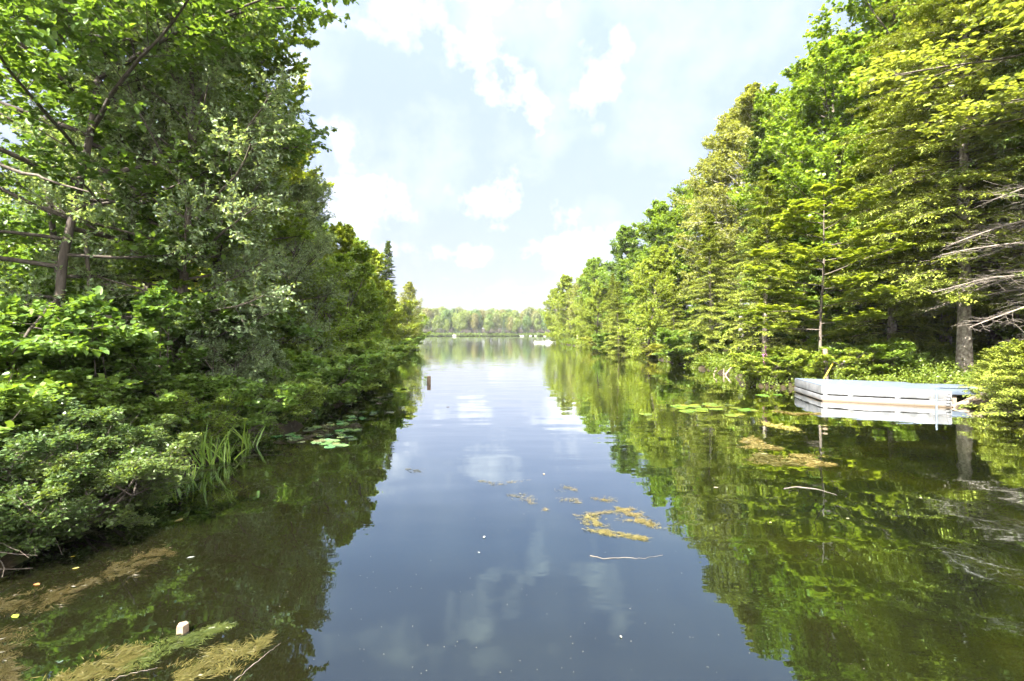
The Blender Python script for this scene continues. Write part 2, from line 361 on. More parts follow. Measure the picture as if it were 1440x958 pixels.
def water_material():
    m, ns, ls = nt('lake_water')
    tc = N(ns, 'ShaderNodeTexCoord')
    # gentle ripples: broad swell, medium wavelets, fine ones that fade in and out in patches
    mp = N(ns, 'ShaderNodeMapping'); mp.inputs['Scale'].default_value = (.55, 1.25, 1); ls.new(tc.outputs['Object'], mp.inputs['Vector'])
    a1 = N(ns, 'ShaderNodeTexNoise'); a1.inputs['Scale'].default_value = .8; a1.inputs['Detail'].default_value = 1
    a2 = N(ns, 'ShaderNodeTexNoise'); a2.inputs['Scale'].default_value = 4; a2.inputs['Detail'].default_value = 2
    pt = N(ns, 'ShaderNodeTexNoise'); pt.inputs['Scale'].default_value = .25
    for n in (a1, a2, pt): ls.new(mp.outputs[0], n.inputs['Vector'])
    pr = ramp(ns, [(0.45, (.15, .15, .15)), (0.65, (1, 1, 1))]); ls.new(pt.outputs['Fac'], pr.inputs[0])
    m2 = N(ns, 'ShaderNodeMath', operation='MULTIPLY'); ls.new(a2.outputs['Fac'], m2.inputs[0]); ls.new(pr.outputs[0], m2.inputs[1])
    b1 = N(ns, 'ShaderNodeBump'); b1.inputs['Strength'].default_value = 1; b1.inputs['Distance'].default_value = .012; ls.new(a1.outputs['Fac'], b1.inputs['Height'])
    b2 = N(ns, 'ShaderNodeBump'); b2.inputs['Strength'].default_value = 1; b2.inputs['Distance'].default_value = .0022; ls.new(m2.outputs[0], b2.inputs['Height'])
    ls.new(b1.outputs[0], b2.inputs['Normal'])
    # murky body: silt, sunken weed, and green tree reflection painted into the colour
    s1 = N(ns, 'ShaderNodeTexNoise'); s1.inputs['Scale'].default_value = .55; s1.inputs['Detail'].default_value = 7; s1.inputs['Distortion'].default_value = .6
    ls.new(tc.outputs['Object'], s1.inputs['Vector'])
    r = ramp(ns, [(0.38, (0.004, 0.005, 0.002)), (0.52, (0.006, 0.008, 0.001)), (0.68, (0.012, 0.0135, 0.0015))]); ls.new(s1.outputs['Fac'], r.inputs[0])
    sa = N(ns, 'ShaderNodeAttribute', attribute_name='weed_reflection'); bc = mixrgb(ns, ls, sa.outputs['Fac'], (0.005, 0.005, 0.002), r.outputs[0])
    df = N(ns, 'ShaderNodeBsdfDiffuse'); ls.new(bc, df.inputs['Color'])
    gl = N(ns, 'ShaderNodeBsdfGlossy'); gl.inputs['Roughness'].default_value = .015; gl.inputs['Color'].default_value = (.74, .87, 1, 1)
    ls.new(b2.outputs[0], gl.inputs['Normal'])
    lw = N(ns, 'ShaderNodeLayerWeight'); lw.inputs['Blend'].default_value = .5; ls.new(b2.outputs[0], lw.inputs['Normal'])
    fr = ramp(ns, [(0, (.04,) * 3), (.464, (.16,) * 3), (.562, (.23,) * 3), (.653, (.34,) * 3), (.755, (.56,) * 3), (.866, (.86,) * 3), (1, (1, 1, 1))]); ls.new(lw.outputs['Facing'], fr.inputs[0])
    tn = N(ns, 'ShaderNodeMapRange'); ls.new(lw.outputs['Facing'], tn.inputs[0]); tn.inputs[1].default_value = .6; tn.inputs[2].default_value = .86
    ls.new(mixrgb(ns, ls, tn.outputs[0], (.64, .86, 1), (.98, .99, 1)), gl.inputs['Color'])
    mx = N(ns, 'ShaderNodeMixShader'); ls.new(fr.outputs[0], mx.inputs[0]); ls.new(df.outputs[0], mx.inputs[1]); ls.new(gl.outputs[0], mx.inputs[2])
    o = N(ns, 'ShaderNodeOutputMaterial'); ls.new(mx.outputs[0], o.inputs[0])
    return m
wx = axis([(-200, -20, 10), (-20, 24, .8), (24, 230, 10)]); wy = axis([(-60, 0, 6), (0, 40, .8), (40, 150, 5), (150, 410, 15)])
WX, WY = np.meshgrid(wx, wy); wn = len(wx)
i = (np.arange(len(wy) - 1)[:, None] * wn + np.arange(wn - 1)[None]).ravel()
wme = mesh('water', np.stack([WX, WY, 0 * WX], -1).reshape(-1, 3), np.stack([i, i + 1, i + wn + 1, i + wn], 1), smooth=True)
dep = -sdist(WX, WY); weed_refl = np.maximum(np.clip((WX - 1.2 - WY * .03) / 3.5, 0, 1), np.clip((-4.2 - WX - WY * .03) / 2.2, 0, 1) * .6) * np.clip((70 - WY) / 30, 0, 1)
a = wme.attributes.new('weed_reflection', 'FLOAT', 'POINT'); a.data.foreach_set('value', weed_refl.ravel().astype(np.float32))
tag(link('water', wme, water_material()), kind='structure')

# ------------------------------------------------------------------ prototypes
P = {}
P['maple'] = broadleaf(14, 3.9, .08, 54, 14, 6, 10, .14, .15, 'star', flat=.3, low=-.1, high=.9, trunk_r=.17, bark='dark_bark', upc=.15)
P['bigleaf'] = broadleaf(11, 3.4, .10, 56, 13, 6, 14, .11, .08, 'oval', flat=.5, low=-.15, high=.9, trunk_r=.08, bark='dark_bark', droop=.15)
P['overhang'] = broadleaf(17, 4.6, .42, 50, 12, 6, 11, .12, .09, 'oval', flat=.5, low=-.35, high=.9, trunk_r=.16, droop=.2)
P['silver'] = broadleaf(9, 3.2, .10, 54, 14, 6, 13, .085, .05, 'kite', flat=.7, low=.0, high=1.0, trunk_r=.12, planar=False)
P['round'] = broadleaf(15, 4.2, .06, 76, 14, 6, 11, .17, .14, 'kite', flat=.5, low=-.15, high=1.0, trunk_r=.2)
P['round2'] = broadleaf(12, 3.4, .02, 76, 14, 6, 10, .15, .125, 'kite', flat=.6, low=-.2, high=1.1, trunk_r=.16, planar=False)
P['birch'] = broadleaf(17, 2.7, .2, 74, 13, 5, 9, .12, .10, 'kite', flat=.7, low=.25, high=1.1, trunk_r=.13, planar=False, bark='birch_bark', droop=.35, upc=.2, wander=.012)
P['sapling'] = broadleaf(8, 2.1, .2, 26, 11, 5, 10, .13, .12, 'star', flat=.2, low=.0, high=.5, trunk_r=.05, upc=.05, bark='bark', wander=.012)
P['hemlock'] = conifer(14, 3.7, .02, .3, 4, 28, 18, .13, .05, trunk_r=.2, drp=.5, lift=.2, pw=.75)
P['spruce'] = conifer(15, 2.6, .02, .25, 5, 24, 15, .12, .045, trunk_r=.18, drp=.35, lift=.1, pw=.8)
P['big_spruce'] = conifer(22, 5.0, .12, .28, 5, 30, 19, .13, .05, trunk_r=.24, drp=.55, lift=.25, pw=.65)
P['dead_spruce'] = conifer(18, 5.2, .1, .3, 5, 26, 16, .12, .045, trunk_r=.27, drp=.3, lift=.05, pw=.6, dead=.34)
P['shrub'] = broadleaf(2.6, 1.3, .03, 60, 9, 5, 9, .10, .08, 'oval', flat=.45, low=.1, high=.9, trunk_r=.025, stems=14, spread=1.3)
P['small_shrub'] = broadleaf(1.3, .6, .05, 100, 9, 4, 10, .055, .03, 'kite', flat=.8, low=.2, high=1.1, trunk_r=.012, stems=26, spread=1.0, planar=False)
P['low_shrub'] = broadleaf(1.3, .75, .03, 80, 8, 4, 9, .085, .06, 'kite', flat=.6, low=.1, high=1.0, trunk_r=.014, stems=20, spread=1.2)
P['silver_shrub'] = broadleaf(2.4, 1.1, .04, 76, 10, 5, 11, .06, .034, 'kite', flat=.8, low=.2, high=1.1, trunk_r=.02, stems=14, spread=1.2, planar=False)
P['alder'] = broadleaf(5, 1.9, .02, 90, 11, 5, 9, .11, .09, 'kite', flat=.5, low=-.05, high=1.0, trunk_r=.05, stems=8, spread=1.9)
P['hemlock_bush'] = conifer(3.0, 2.0, .02, .14, 5, 20, 14, .09, .032, trunk_r=.05, drp=.5, lift=.35, pw=.6)
def far_decid(h, r, n, s):
    """distant round crown: leaf clumps on lobes"""
    nl = 9; c = rng.normal(0, 1, (nl, 3)); c = unit(c) * np.array([r * .55, r * .55, h * .25]) ; c[:, 2] += h * .6
    j = rng.integers(0, nl, n); d = unit(rng.normal(0, 1, (n, 3))); rad = r * .62 * rng.uniform(.6, 1.05, n)[:, None]
    B = c[j] + d * rad * np.array([1, 1, 1.15]); up = unit(d + rng.normal(0, .5, (n, 3)) + np.array([0, 0, .4]))
    A = unit(np.cross(up, rng.normal(0, 1, (n, 3))))
    V, Q, k = leaves(B, A, up, s * rng.uniform(.6, 1.3, n), s * .8)
    TP = curves(np.zeros((1, 3)), np.array([[0, 0, 1.]]), h * .9, 8, up=.2, jit=.03)
    d_ = dict(trunk=mesh('trunk', *tubes(TP, .012 * h * np.linspace(1, .2, 8)[None], 5), smooth=True), crown=mesh('crown', V, Q, np.repeat(rng.random(n), k)), h=h)
    d_['trunk'].materials.append(M['bark']); d_['crown'].materials.append(M['leaf']); return d_
P['far_decid'] = far_decid(12, 3.4, 2600, .5)
P['far_decid2'] = far_decid(13, 2.7, 2200, .5)
P['far_conifer'] = conifer(14, 2.2, .03, .7, 6, 9, 5, .3, .16, trunk_r=.15, drp=.3)

def plant(kind, x, y, h, rz=None, color=(.06, .1, .02), name='tree', label=None, cat='tree', group=None, wide=1.0, crown_only=False, bury=.05):
    p = P[kind]; s = h / p['h']
    r = empty(name, (x, y, gz1(x, y) - bury), rng.random() * 6.28 if rz is None else rz, (s * wide, s * wide, s))
    for k in ('trunk', 'limbs', 'dead_branches', 'crown'):
        if k in p: link(k, p[k], parent=r, color=color if k == 'crown' else None)
    return tag(r, label, cat, group)
def T(kind, px, Yd, top, color, name, label, cat='tree', group=None, rz=None, wide=1.0):
    x = at(px, Yd); z = gz1(x, Yd)
    return plant(kind, x, Yd, EYE + (HY - top) / F * Yd - z, rz, color, name, label, cat, group, wide)
# foliage colours, raised above real leaf albedo to give a sunlit look
DK = (.085, .155, .03); MD = (.125, .205, .036); LG = (.165, .255, .034); YG = (.22, .285, .038); YL = (.28, .31, .055)
SV = (.18, .25, .13); CN = (.115, .17, .036); CY = (.20, .245, .035); OL = (.21, .24, .06)

# ---- left bank
T('maple', 305, 12.6, -170, LG, 'maple_tree', 'tall maple whose leafy tiers reach out furthest against the sky on the left bank', rz=.4, wide=.74)
T('bigleaf', 75, 9.0, -330, (.10, .175, .032), 'broadleaf_tree', 'dark-trunked large-leaved tree filling the top left corner of the photo', rz=1.2)
T('bigleaf', 205, 12.5, -200, DK, 'broadleaf_tree', 'deep green tree with a slim dark trunk just left of the silvery-leaved tree', rz=2.6)
T('silver', 250, 10.6, 40, SV, 'willow_tree', 'silvery grey-green willow in the middle of the left bank foliage', rz=.3)
T('silver', 395, 16.5, 262, SV, 'willow_tree', 'smaller pale grey-green willow under the overhanging maple tiers', rz=2.0)
T('maple', 350, 18.5, 20, YG, 'maple_tree', 'yellow-green maple standing behind the overhanging maple on the left bank', rz=2.2, wide=.72)
T('sapling', 355, 13.5, 405, LG, 'maple_sapling', 'low maple sapling with bright flat leaf tiers above the left shore shrubs', rz=.5, wide=1.3)
T('alder', 395, 16.8, 372, LG, 'alder_bush', 'first tall green alder bush beyond the low maple sapling')
T('alder', 440, 20.5, 352, LG, 'alder_bush', 'second tall alder bush along the left shore, beside the yellow-green one')
T('round2', 462, 25, 328, YG, 'alder_tree', 'rounded yellow-green tree with the sunlit top on the left shore', rz=1)
T('round2', 500, 32, 358, YG, 'alder_tree', 'yellow-green tree right in front of the pointed spruce top', rz=2)
T('alder', 492, 27, 402, LG, 'alder_bush', 'green alder bush at the water below the rounded yellow-green tree')
T('alder', 522, 34, 415, YG, 'alder_bush', 'alder bush at the waterline below the pointed spruce')
T('spruce', 543, 50, 338, CN, 'spruce_tree', 'dark pointed spruce poking above the far end of the left bank')
T('round2', 536, 43, 398, YG, 'alder_tree', 'bright tree tucked below the pointed spruce on the left bank', rz=3)
T('birch', 576, 63, 396, OL, 'birch_tree', 'slender open-crowned tree last on the left point', rz=3, wide=1.4)
T('alder', 556, 52, 430, YG, 'alder_bush', 'farthest leafy bush overhanging the water on the left point')
T('alder', 578, 68, 448, LG, 'alder_bush', 'small bush at the very tip of the left point')
# shrubs on the left bank
for px, Yd, top, lab in ((40, 9.2, 440, 'big-leaved green shrub at the left edge behind the low bushes'), (130, 8.8, 455, 'big-leaved shrub between the left edge and the leaning dead stem'), (205, 9.8, 445, 'big-leaved shrub beside the grey-green shrub on the left bank')):
    T('shrub', px, Yd, top, DK, 'leafy_shrub', lab, 'shrub', wide=1.15)
T('silver_shrub', 285, 10.6, 466, SV, 'grey_shrub', 'grey-green fine-leaved shrub behind the tall iris blades', 'shrub', wide=1.1)
T('silver_shrub', 350, 12.2, 500, SV, 'grey_shrub', 'second grey-green shrub just past the iris blades', 'shrub', wide=1.1)
for px, Yd, top, col, lab in ((-30, 5.7, 600, (.09, .15, .05), 'low fine-leaved bush cut by the left edge of the photo'), (70, 6.4, 598, (.10, .16, .045), 'low rounded sweetgale bush in the bottom left foreground'), (140, 7.2, 612, (.07, .13, .035), 'low bush between the sweetgale and the first iris blades'), (25, 7.4, 588, (.06, .11, .03), 'low bush behind the foreground sweetgale'),
        (20, 6.2, 604, (.09, .15, .045), 'low rounded bush directly left of the foreground sweetgale'), (95, 6.0, 640, (.10, .15, .04), 'small bush below the foreground sweetgale at the water'), (35, 5.5, 650, (.085, .14, .04), 'ragged low bush in the corner below the sweetgale'), (110, 6.9, 606, (.09, .14, .04), 'low bush tucked right behind the foreground sweetgale'),
        (378, 12.9, 540, (.08, .12, .03), 'low shore bush nearest the lily pads on the left'), (420, 14.2, 530, LG, 'yellowish low bush on the left shore above the lily pads'), (452, 16.2, 516, YG, 'low green bush where the left shore bends away'), (478, 18.2, 505, LG, 'low bush below the second alder on the left shore'), (505, 23, 490, YG, 'small bush at the waterline on the far left shore'), (330, 11.6, 548, MD, 'low dark bush right behind the last iris blades')):
    T('small_shrub', px, Yd, top, col, 'low_bush', lab, 'bush', wide=1.55 if Yd < 8 else 1.3)
sh = [(-6.3, 9.6), (-6.2, 10.9), (-6.1, 12.4), (-6.2, 13.6), (-6.4, 15.2), (-6.6, 17.0), (-6.9, 19.0), (-7.2, 21), (-7.6, 23), (-8.0, 25.2), (-8.6, 28), (-9.4, 31.5), (-10.2, 36), (-11.2, 41), (-12.2, 48), (-13.4, 56), (-14.4, 63)]
for q, (x, y) in enumerate(sh):
    plant('low_shrub' if q % 3 else 'small_shrub', x, y, (.75 if y < 15 else 1.2) + .35 * rng.random(), color=(LG, (.17, .28, .06), (.2, .29, .06))[q % 3], name='shore_bush', label='low leafy bush in the strip of growth edging the left shore', cat='bush', group='low bushes edging the left shore', wide=1.4 if y < 20 else 1.8)
for x, y, h in ((-7.2, 5.2, 1.1), (-8.3, 6.4, 1.4), (-7.6, 8.2, 1.2), (-9.4, 8.0, 1.6), (-6.9, 7.4, .8)):
    plant('low_shrub', x, y, h, color=MD, name='understory_bush', label='leafy low bush filling the ground under the left trees', cat='bush', group='low bushes under the left trees', wide=1.4)
bl = [(-15.5, 16), (-11.5, 23), (-15, 27), (-13, 33), (-17, 38), (-15.5, 48), (-18, 57), (-21, 66), (-19, 23)]
for q, (x, y) in enumerate(bl):
    plant(('round2', 'maple', 'round')[q % 3], x, y, (8, 11, 10)[q % 3] + rng.random() * 1.5, color=(MD, YG, LG)[q % 3], name='forest_tree', label='leafy tree inside the wood behind the left shore', group='trees inside the left wood')
for q in range(16):
    x = -25 - rng.random() * 18; y = 6 + q * 4.2
    plant('round2' if q % 2 else 'alder', x, y, 5 + rng.random() * 3, color=YL, name='sunlit_bush', label='sunlit yellow-green bush glimpsed through the left wood at the meadow', cat='bush', group='sunlit bushes across the left meadow', wide=1.3)

# ---- right bank
T('overhang', 1830, 13.2, -480, (.2, .25, .055), 'birch_tree', 'near tree hanging its yellow-green leaves into the top right corner', rz=.7, wide=1.7)
T('dead_spruce', 1610, 15.6, -350, CN, 'spruce_tree', 'spruce at the right edge with bare grey dead branches', rz=1.0)
T('big_spruce', 1356, 20, -260, CY, 'spruce_tree', 'big spruce with the thick pale sunlit trunk behind the dock', rz=2.4)
T('big_spruce', 1424, 23, -260, CN, 'spruce_tree', 'spruce with a thick pale trunk close to the right edge', rz=.9, wide=.8)
T('hemlock', 1330, 25.5, 40, CY, 'hemlock_tree', 'hemlock with a slim trunk just left of the thick pale trunk', rz=2.4)
T('hemlock', 1255, 25, 60, CY, 'hemlock_tree', 'broad hemlock with drooping sunlit boughs behind the middle of the dock', rz=1.2)
T('sapling', 1153, 21.6, 262, YG, 'maple_sapling', 'slim pale-stemmed sapling with yellowish tiers above the dock corner', rz=.2, wide=1.35)
T('hemlock', 1075, 27, 235, CY, 'hemlock_tree', 'full hemlock reaching down to the bank left of the pale-stemmed sapling', rz=2.9)
T('spruce', 1130, 28, 200, MD, 'spruce_tree', 'darker fir between the full hemlock and the pale-stemmed sapling', rz=2.9, wide=1.3)
T('hemlock', 1000, 34, 300, CY, 'hemlock_tree', 'hemlock overhanging the pale driftwood on the right shore', rz=.9)
T('round', 1165, 34, 90, LG, 'broadleaf_tree', 'tall leafy tree right of the white-stemmed birches on the skyline', rz=.1)
T('round', 1275, 30, 10, OL, 'broadleaf_tree', 'tall leafy tree at the right end of the open sky', rz=1.5)
T('round', 1280, 29, -110, LG, 'broadleaf_tree', 'tall leafy tree above the drooping hemlock boughs', rz=2.5)
T('round', 1390, 29, -160, OL, 'broadleaf_tree', 'tall leafy tree rising behind the spruce with the thick pale trunk', rz=.5)
T('birch', 1042, 40, 128, OL, 'birch_tree', 'taller white-stemmed birch on the right skyline', rz=2.2, wide=1.2)
T('birch', 1000, 43, 175, OL, 'birch_tree', 'leftmost white-stemmed birch on the right skyline', rz=.2, wide=1.2)
T('birch', 1092, 37, 122, OL, 'birch_tree', 'white-limbed birch leaning toward the tall leafy trees', rz=4.2, wide=1.2)
T('round', 975, 50, 262, LG, 'broadleaf_tree', 'leafy tree just left of and below the white-stemmed birches', rz=3)
T('round2', 912, 47, 352, YG, 'broadleaf_tree', 'rounded light-green tree above the small yellow bush on the right shore', rz=2)
T('hemlock', 948, 42, 400, CY, 'hemlock_tree', 'small hemlock beside the rounded light-green tree', rz=1)
T('round', 932, 58, 292, LG, 'broadleaf_tree', 'tall leafy tree behind the rounded light-green tree')
T('round2', 888, 66, 330, MD, 'broadleaf_tree', 'dark round-topped tree alone on the skyline left of the tall right wood')
T('spruce', 858, 62, 384, CY, 'spruce_tree', 'narrow spruce in front of the dark round-topped tree')
T('hemlock', 870, 54, 395, CY, 'hemlock_tree', 'low spreading hemlock at the water below the dark round-topped tree')
T('spruce', 846, 78, 380, CN, 'spruce_tree', 'narrow conifer left of the dark round-topped tree')
T('round2', 838, 70, 400, YG, 'broadleaf_tree', 'pale leafy tree at the water near the far end of the right shore')
T('spruce', 826, 88, 396, CN, 'spruce_tree', 'second conifer from the tip of the right shore')
T('round2', 850, 80, 366, LG, 'broadleaf_tree', 'soft green tree filling the skyline left of the dark round-topped tree')
T('round2', 832, 92, 378, YG, 'broadleaf_tree', 'yellow-green tree on the skyline between the narrow conifers')
T('birch', 812, 98, 385, OL, 'birch_tree', 'grey-green birch near the tip of the right shore', wide=1.4)
T('spruce', 820, 76, 415, CY, 'spruce_tree', 'small sunlit conifer at the water near the far right point')
T('round2', 800, 108, 392, YG, 'broadleaf_tree', 'leafy tree behind the very tip of the right shore')
T('spruce', 797, 116, 404, CN, 'spruce_tree', 'conifer nearest the tip of the right shore')
T('round2', 787, 118, 408, YG, 'broadleaf_tree', 'lowest leafy tree right at the tip of the right shore')
for px, Yd, top, col, k, lab in ((925, 45, 486, YL, 'alder', 'small bright yellow bush at the water on the right shore'), (1078, 21.9, 502, YG, 'alder', 'yellow-green bush at the water left of the dock'), (1112, 21.9, 500, LG, 'alder', 'green bush between the waterside bush and the dock'), (1146, 21.6, 494, YG, 'alder', 'yellowish bush behind the left corner of the dock'),
        (1210, 22, 486, LG, 'alder', 'leafy green bush behind the middle of the dock'), (1262, 21.5, 500, MD, 'alder', 'low bush behind the right half of the dock'), (980, 36, 470, MD, 'alder', 'shadowed bush by the pale driftwood'), (880, 57, 474, MD, 'alder', 'bush at the waterline left of the small yellow bush'), (845, 69, 474, YL, 'alder', 'yellowish waterline bush farther along the right shore')):
    T('low_shrub', px, Yd, top, col, 'waterside_bush', lab, 'bush', wide=1.5)
for px, Yd, top, lab in ((1435, 14.4, 480, 'dark green hemlock bush at the right edge beside the gangway'), (1455, 13.2, 500, 'low hemlock bush cut by the right edge of the photo'), (1405, 16.6, 488, 'small hemlock bush behind the gangway end')):
    T('hemlock_bush', px, Yd, top, CY, 'hemlock_bush', lab, 'bush', wide=1.1)
br = [(19, 29), (17.5, 33), (20.5, 35), (25, 20), (19.5, 46), (18, 52), (17, 66), (17, 80), (16, 92), (38, 24), (40, 34), (27, 37), (31, 31), (22, 28), (26, 33), (24, 24), (29, 27), (30, 20), (27, 16), (33, 24), (23, 38), (28, 44), (24, 52), (21, 62), (21, 74), (19, 86), (34, 34), (36, 44), (20, 98), (22, 12), (26, 8)]
for q, (x, y) in enumerate(br):
    plant(('round', 'spruce', 'hemlock')[q % 3], x, y, (17 if y < 60 else 12.5) - (q % 3) + rng.random() * 2, color=(LG, CN, CN)[q % 3], name='forest_tree', label='tree deep inside the wood behind the right shore', group='trees deep in the right wood')
# ---- far shore
far = []
for row in range(6):
    yy = 338 + row * 9
    for q in range(38):
        x = -112 + q * 5.0 + rng.normal(0, 1.6); y = yy + rng.normal(0, 2.5)
        c = rng.random()
        k = 'far_conifer' if c < .2 else ('far_decid' if c < .6 else 'far_decid2')
        col = (.07, .13, .05) if k == 'far_conifer' else [(.10, .16, .03), (.13, .18, .03), (.08, .14, .035), (.16, .16, .05), (.12, .145, .045), (.14, .19, .035)][rng.integers(0, 6)]
        lab = 'dark conifer in the distant wood across the lake' if k == 'far_conifer' else 'rounded broadleaf tree in the distant wood across the lake'
        plant(k, x, y, 15 + rng.random() * 5 - (row < 1) * 3, color=col, name='distant_tree', label=lab, group='distant conifers across the lake' if k == 'far_conifer' else 'distant broadleaf trees across the lake', bury=.3)
# ------------------------------------------------------------------ ground cover on the banks
def cover(name, n, region, l, w, hgt, color, style, label, flat=.6, mat='leaf', dens=None):
    x0, x1, y0, y1 = region
    x = rng.uniform(x0, x1, n * 5); y = rng.uniform(y0, y1, n * 5); d = sdist(x, y)
    ok = (d > (.12 if dens is None else -.02))
    if dens: ok &= dens(x, y, d)
    x, y = x[ok][:n], y[ok][:n]; n = len(x); z = gz(x, y)
    cl = .5 + .5 * np.sin(x * 1.9 + 1.3 * np.sin(y * 1.4)) * np.sin(y * 2.1 + x)
    O = np.stack([x, y, z - .02], 1); D = np.array([0, 0, 1.]) + rng.normal(0, .4, (n, 3)); D[:, 2] = np.abs(D[:, 2]) + .3
    S = curves(O, D, hgt * (.35 + .9 * cl) * rng.uniform(.5, 1.2, n), 5, up=-.4, jit=.12)
    V, Q, t = foliage(S, 11, l, w, style, flat, s0=.15, spread=1.1)
    o = link(name, mesh(name, V, Q, t), mat, color=color)
    return tag(o, label, 'plants', kind='stuff')
cover('ground_cover', 9000, (10, 27, 12.5, 32), .11, .06, .85, (.17, .24, .04), 'kite', 'bright green ferns and herbs covering the right bank behind the dock')
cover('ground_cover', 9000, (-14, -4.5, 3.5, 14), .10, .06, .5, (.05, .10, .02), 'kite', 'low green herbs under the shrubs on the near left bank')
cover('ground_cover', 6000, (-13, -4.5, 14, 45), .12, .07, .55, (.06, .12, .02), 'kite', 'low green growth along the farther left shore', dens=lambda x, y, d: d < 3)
cover('ground_cover', 7000, (9, 20, 30, 135), .2, .13, .8, (.11, .16, .02), 'kite', 'low green growth along the waterline of the far right shore', dens=lambda x, y, d: d < 2.2)
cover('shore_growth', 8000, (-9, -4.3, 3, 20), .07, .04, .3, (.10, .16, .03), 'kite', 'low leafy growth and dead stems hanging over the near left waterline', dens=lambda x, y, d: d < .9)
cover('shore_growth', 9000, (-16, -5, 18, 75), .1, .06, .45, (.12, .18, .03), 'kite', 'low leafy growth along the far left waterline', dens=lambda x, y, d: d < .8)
cover('shore_growth', 9000, (9, 19, 9, 60), .1, .055, .42, (.14, .19, .03), 'kite', 'low leafy growth hanging over the right waterline', dens=lambda x, y, d: (d < .8) & ~((np.abs(x - 14.5) < 1.6) & (np.abs(y - 16.4) < 1.2)))
cover('shore_growth', 6000, (-125, 110, 316, 345), .9, .5, 1.6, (.10, .15, .03), 'kite', 'low green growth along the waterline across the lake', dens=lambda x, y, d: d < 6)
cover('meadow_grass', 9000, (-45, -18, 0, 60), .35, .05, .5, (.2, .22, .04), 'kite', 'sunlit meadow grass behind the left wood', mat='blade')
# roots and dry stems at the left waterline
def roots():
    n = 210; s = rng.random(n) ** 1.5; pts = np.array([(-5.1, 4.2), (-5.3, 5.4), (-5.75, 7), (-5.85, 8.5), (-5.6, 10.4), (-5.5, 11.9), (-5.7, 14.6), (-6.1, 18)])
    i = (rng.random(n) ** 1.7 * (len(pts) - 1)).astype(int); p = pts[i] + (pts[i + 1] - pts[i]) * s[:, None]
    O = np.stack([p[:, 0] - .1 - rng.random(n) * .5, p[:, 1], rng.uniform(.1, .5, n)], 1)
    D = np.stack([rng.uniform(.1, 1, n), rng.normal(0, .6, n), rng.uniform(-.5, .3, n)], 1)
    S = curves(O, D, rng.uniform(.3, .9, n), 6, up=-.3, jit=.25)
    o = link('bank_roots', mesh('bank_roots', *tubes(S, rng.uniform(.003, .011, (n, 1)) * np.linspace(1, .4, 6), 4), smooth=True), M['bark'])
    return tag(o, 'tangle of thin dark roots and dry stems at the left waterline', 'roots', kind='stuff')
roots()
# leaning dead stems
def pole(name, A, B, r0, r1, mat, label, cat, k=8, wob=.03, parent=None):
    A, B = np.array(A, float), np.array(B, float); t = np.linspace(0, 1, k)[:, None]
    S = A * (1 - t) + B * t; S[1:-1] += rng.normal(0, wob, (k - 2, 3))
    o = link(name, mesh(name, *tubes(S[None], np.linspace(r0, r1, k)[None], 8), smooth=True), mat, parent)
    return tag(o, label, cat) if label else o
def pt(px, py, Y): return (at(px, Y), Y, EYE + (HY - py) / F * Y)
pole('dead_sapling', pt(130, 375, 10.5), pt(205, 470, 10.2), .022, .035, 'bark', 'grey dead stem leaning across the left wood by the big-leaved shrubs', 'dead stem')
pole('bare_branch', pt(-10, 225, 7.6), pt(125, 270, 7.9), .03, .012, 'bark', 'bare pale branch crossing the upper left foliage', 'branch')
pole('thin_sapling', pt(88, 500, 9.6), pt(60, 200, 9.8), .07, .04, 'dark_bark', 'slim dark stem rising left of the big-leaved shrubs', 'tree stem', wob=.05)
pole('thin_sapling', pt(130, 560, 9.4), pt(120, 330, 9.6), .045, .03, 'bark', 'slim brown stem rising between the big-leaved shrubs', 'tree stem', wob=.04)

# ------------------------------------------------------------------ iris clumps
for px, py, n, hh, lab in ((205, 668, 26, .5, 'nearest clump of green iris blades beside the sweetgale'), (228, 672, 16, .42, 'short iris clump just right of the nearest one'), (276, 645, 30, .8, 'tallest clump of upright iris blades in the water'), (302, 640, 22, .62, 'iris clump right of the tallest one'), (335, 622, 20, .66, 'farthest iris clump at the foot of the grey-green shrub'), (262, 668, 10, .4, 'small sparse iris tuft in front of the tallest clump')):
    x, y = wat(px + 12, py + 8)
    O = np.stack([x + rng.normal(0, .1, n), y + rng.normal(0, .09, n), np.full(n, -.05)], 1)
    D = np.stack([rng.normal(0, .34, n), rng.normal(0, .34, n), np.ones(n)], 1)
    S = curves(O, D, hh * 1.0 * rng.uniform(.6, 1.25, n), 8, up=-.6, jit=.04)
    Tn = unit(np.gradient(S, axis=1)); side = unit(np.cross(Tn, unit(rng.normal(0, 1, (n, 1, 3)) * np.array([1, 1, .1]))))
    wd = (.013 * 1.0 * np.array([.7, 1, 1, .95, .85, .65, .4, .05]))[None, :, None] * rng.uniform(.7, 1.2, (n, 1, 1))
    Vv = np.stack([S - side * wd, S + side * wd], 2).reshape(-1, 3); idx = np.arange(n * 16).reshape(n, 8, 2)
    Q = np.stack([idx[:, :-1, 0], idx[:, :-1, 1], idx[:, 1:, 1], idx[:, 1:, 0]], -1).reshape(-1, 4)
    o = link('iris_clump', mesh('iris_clump', Vv, Q, np.repeat(rng.random(n), 16), smooth=True), 'blade', color=(.17, .28, .045))
    tag(o, lab, 'iris')

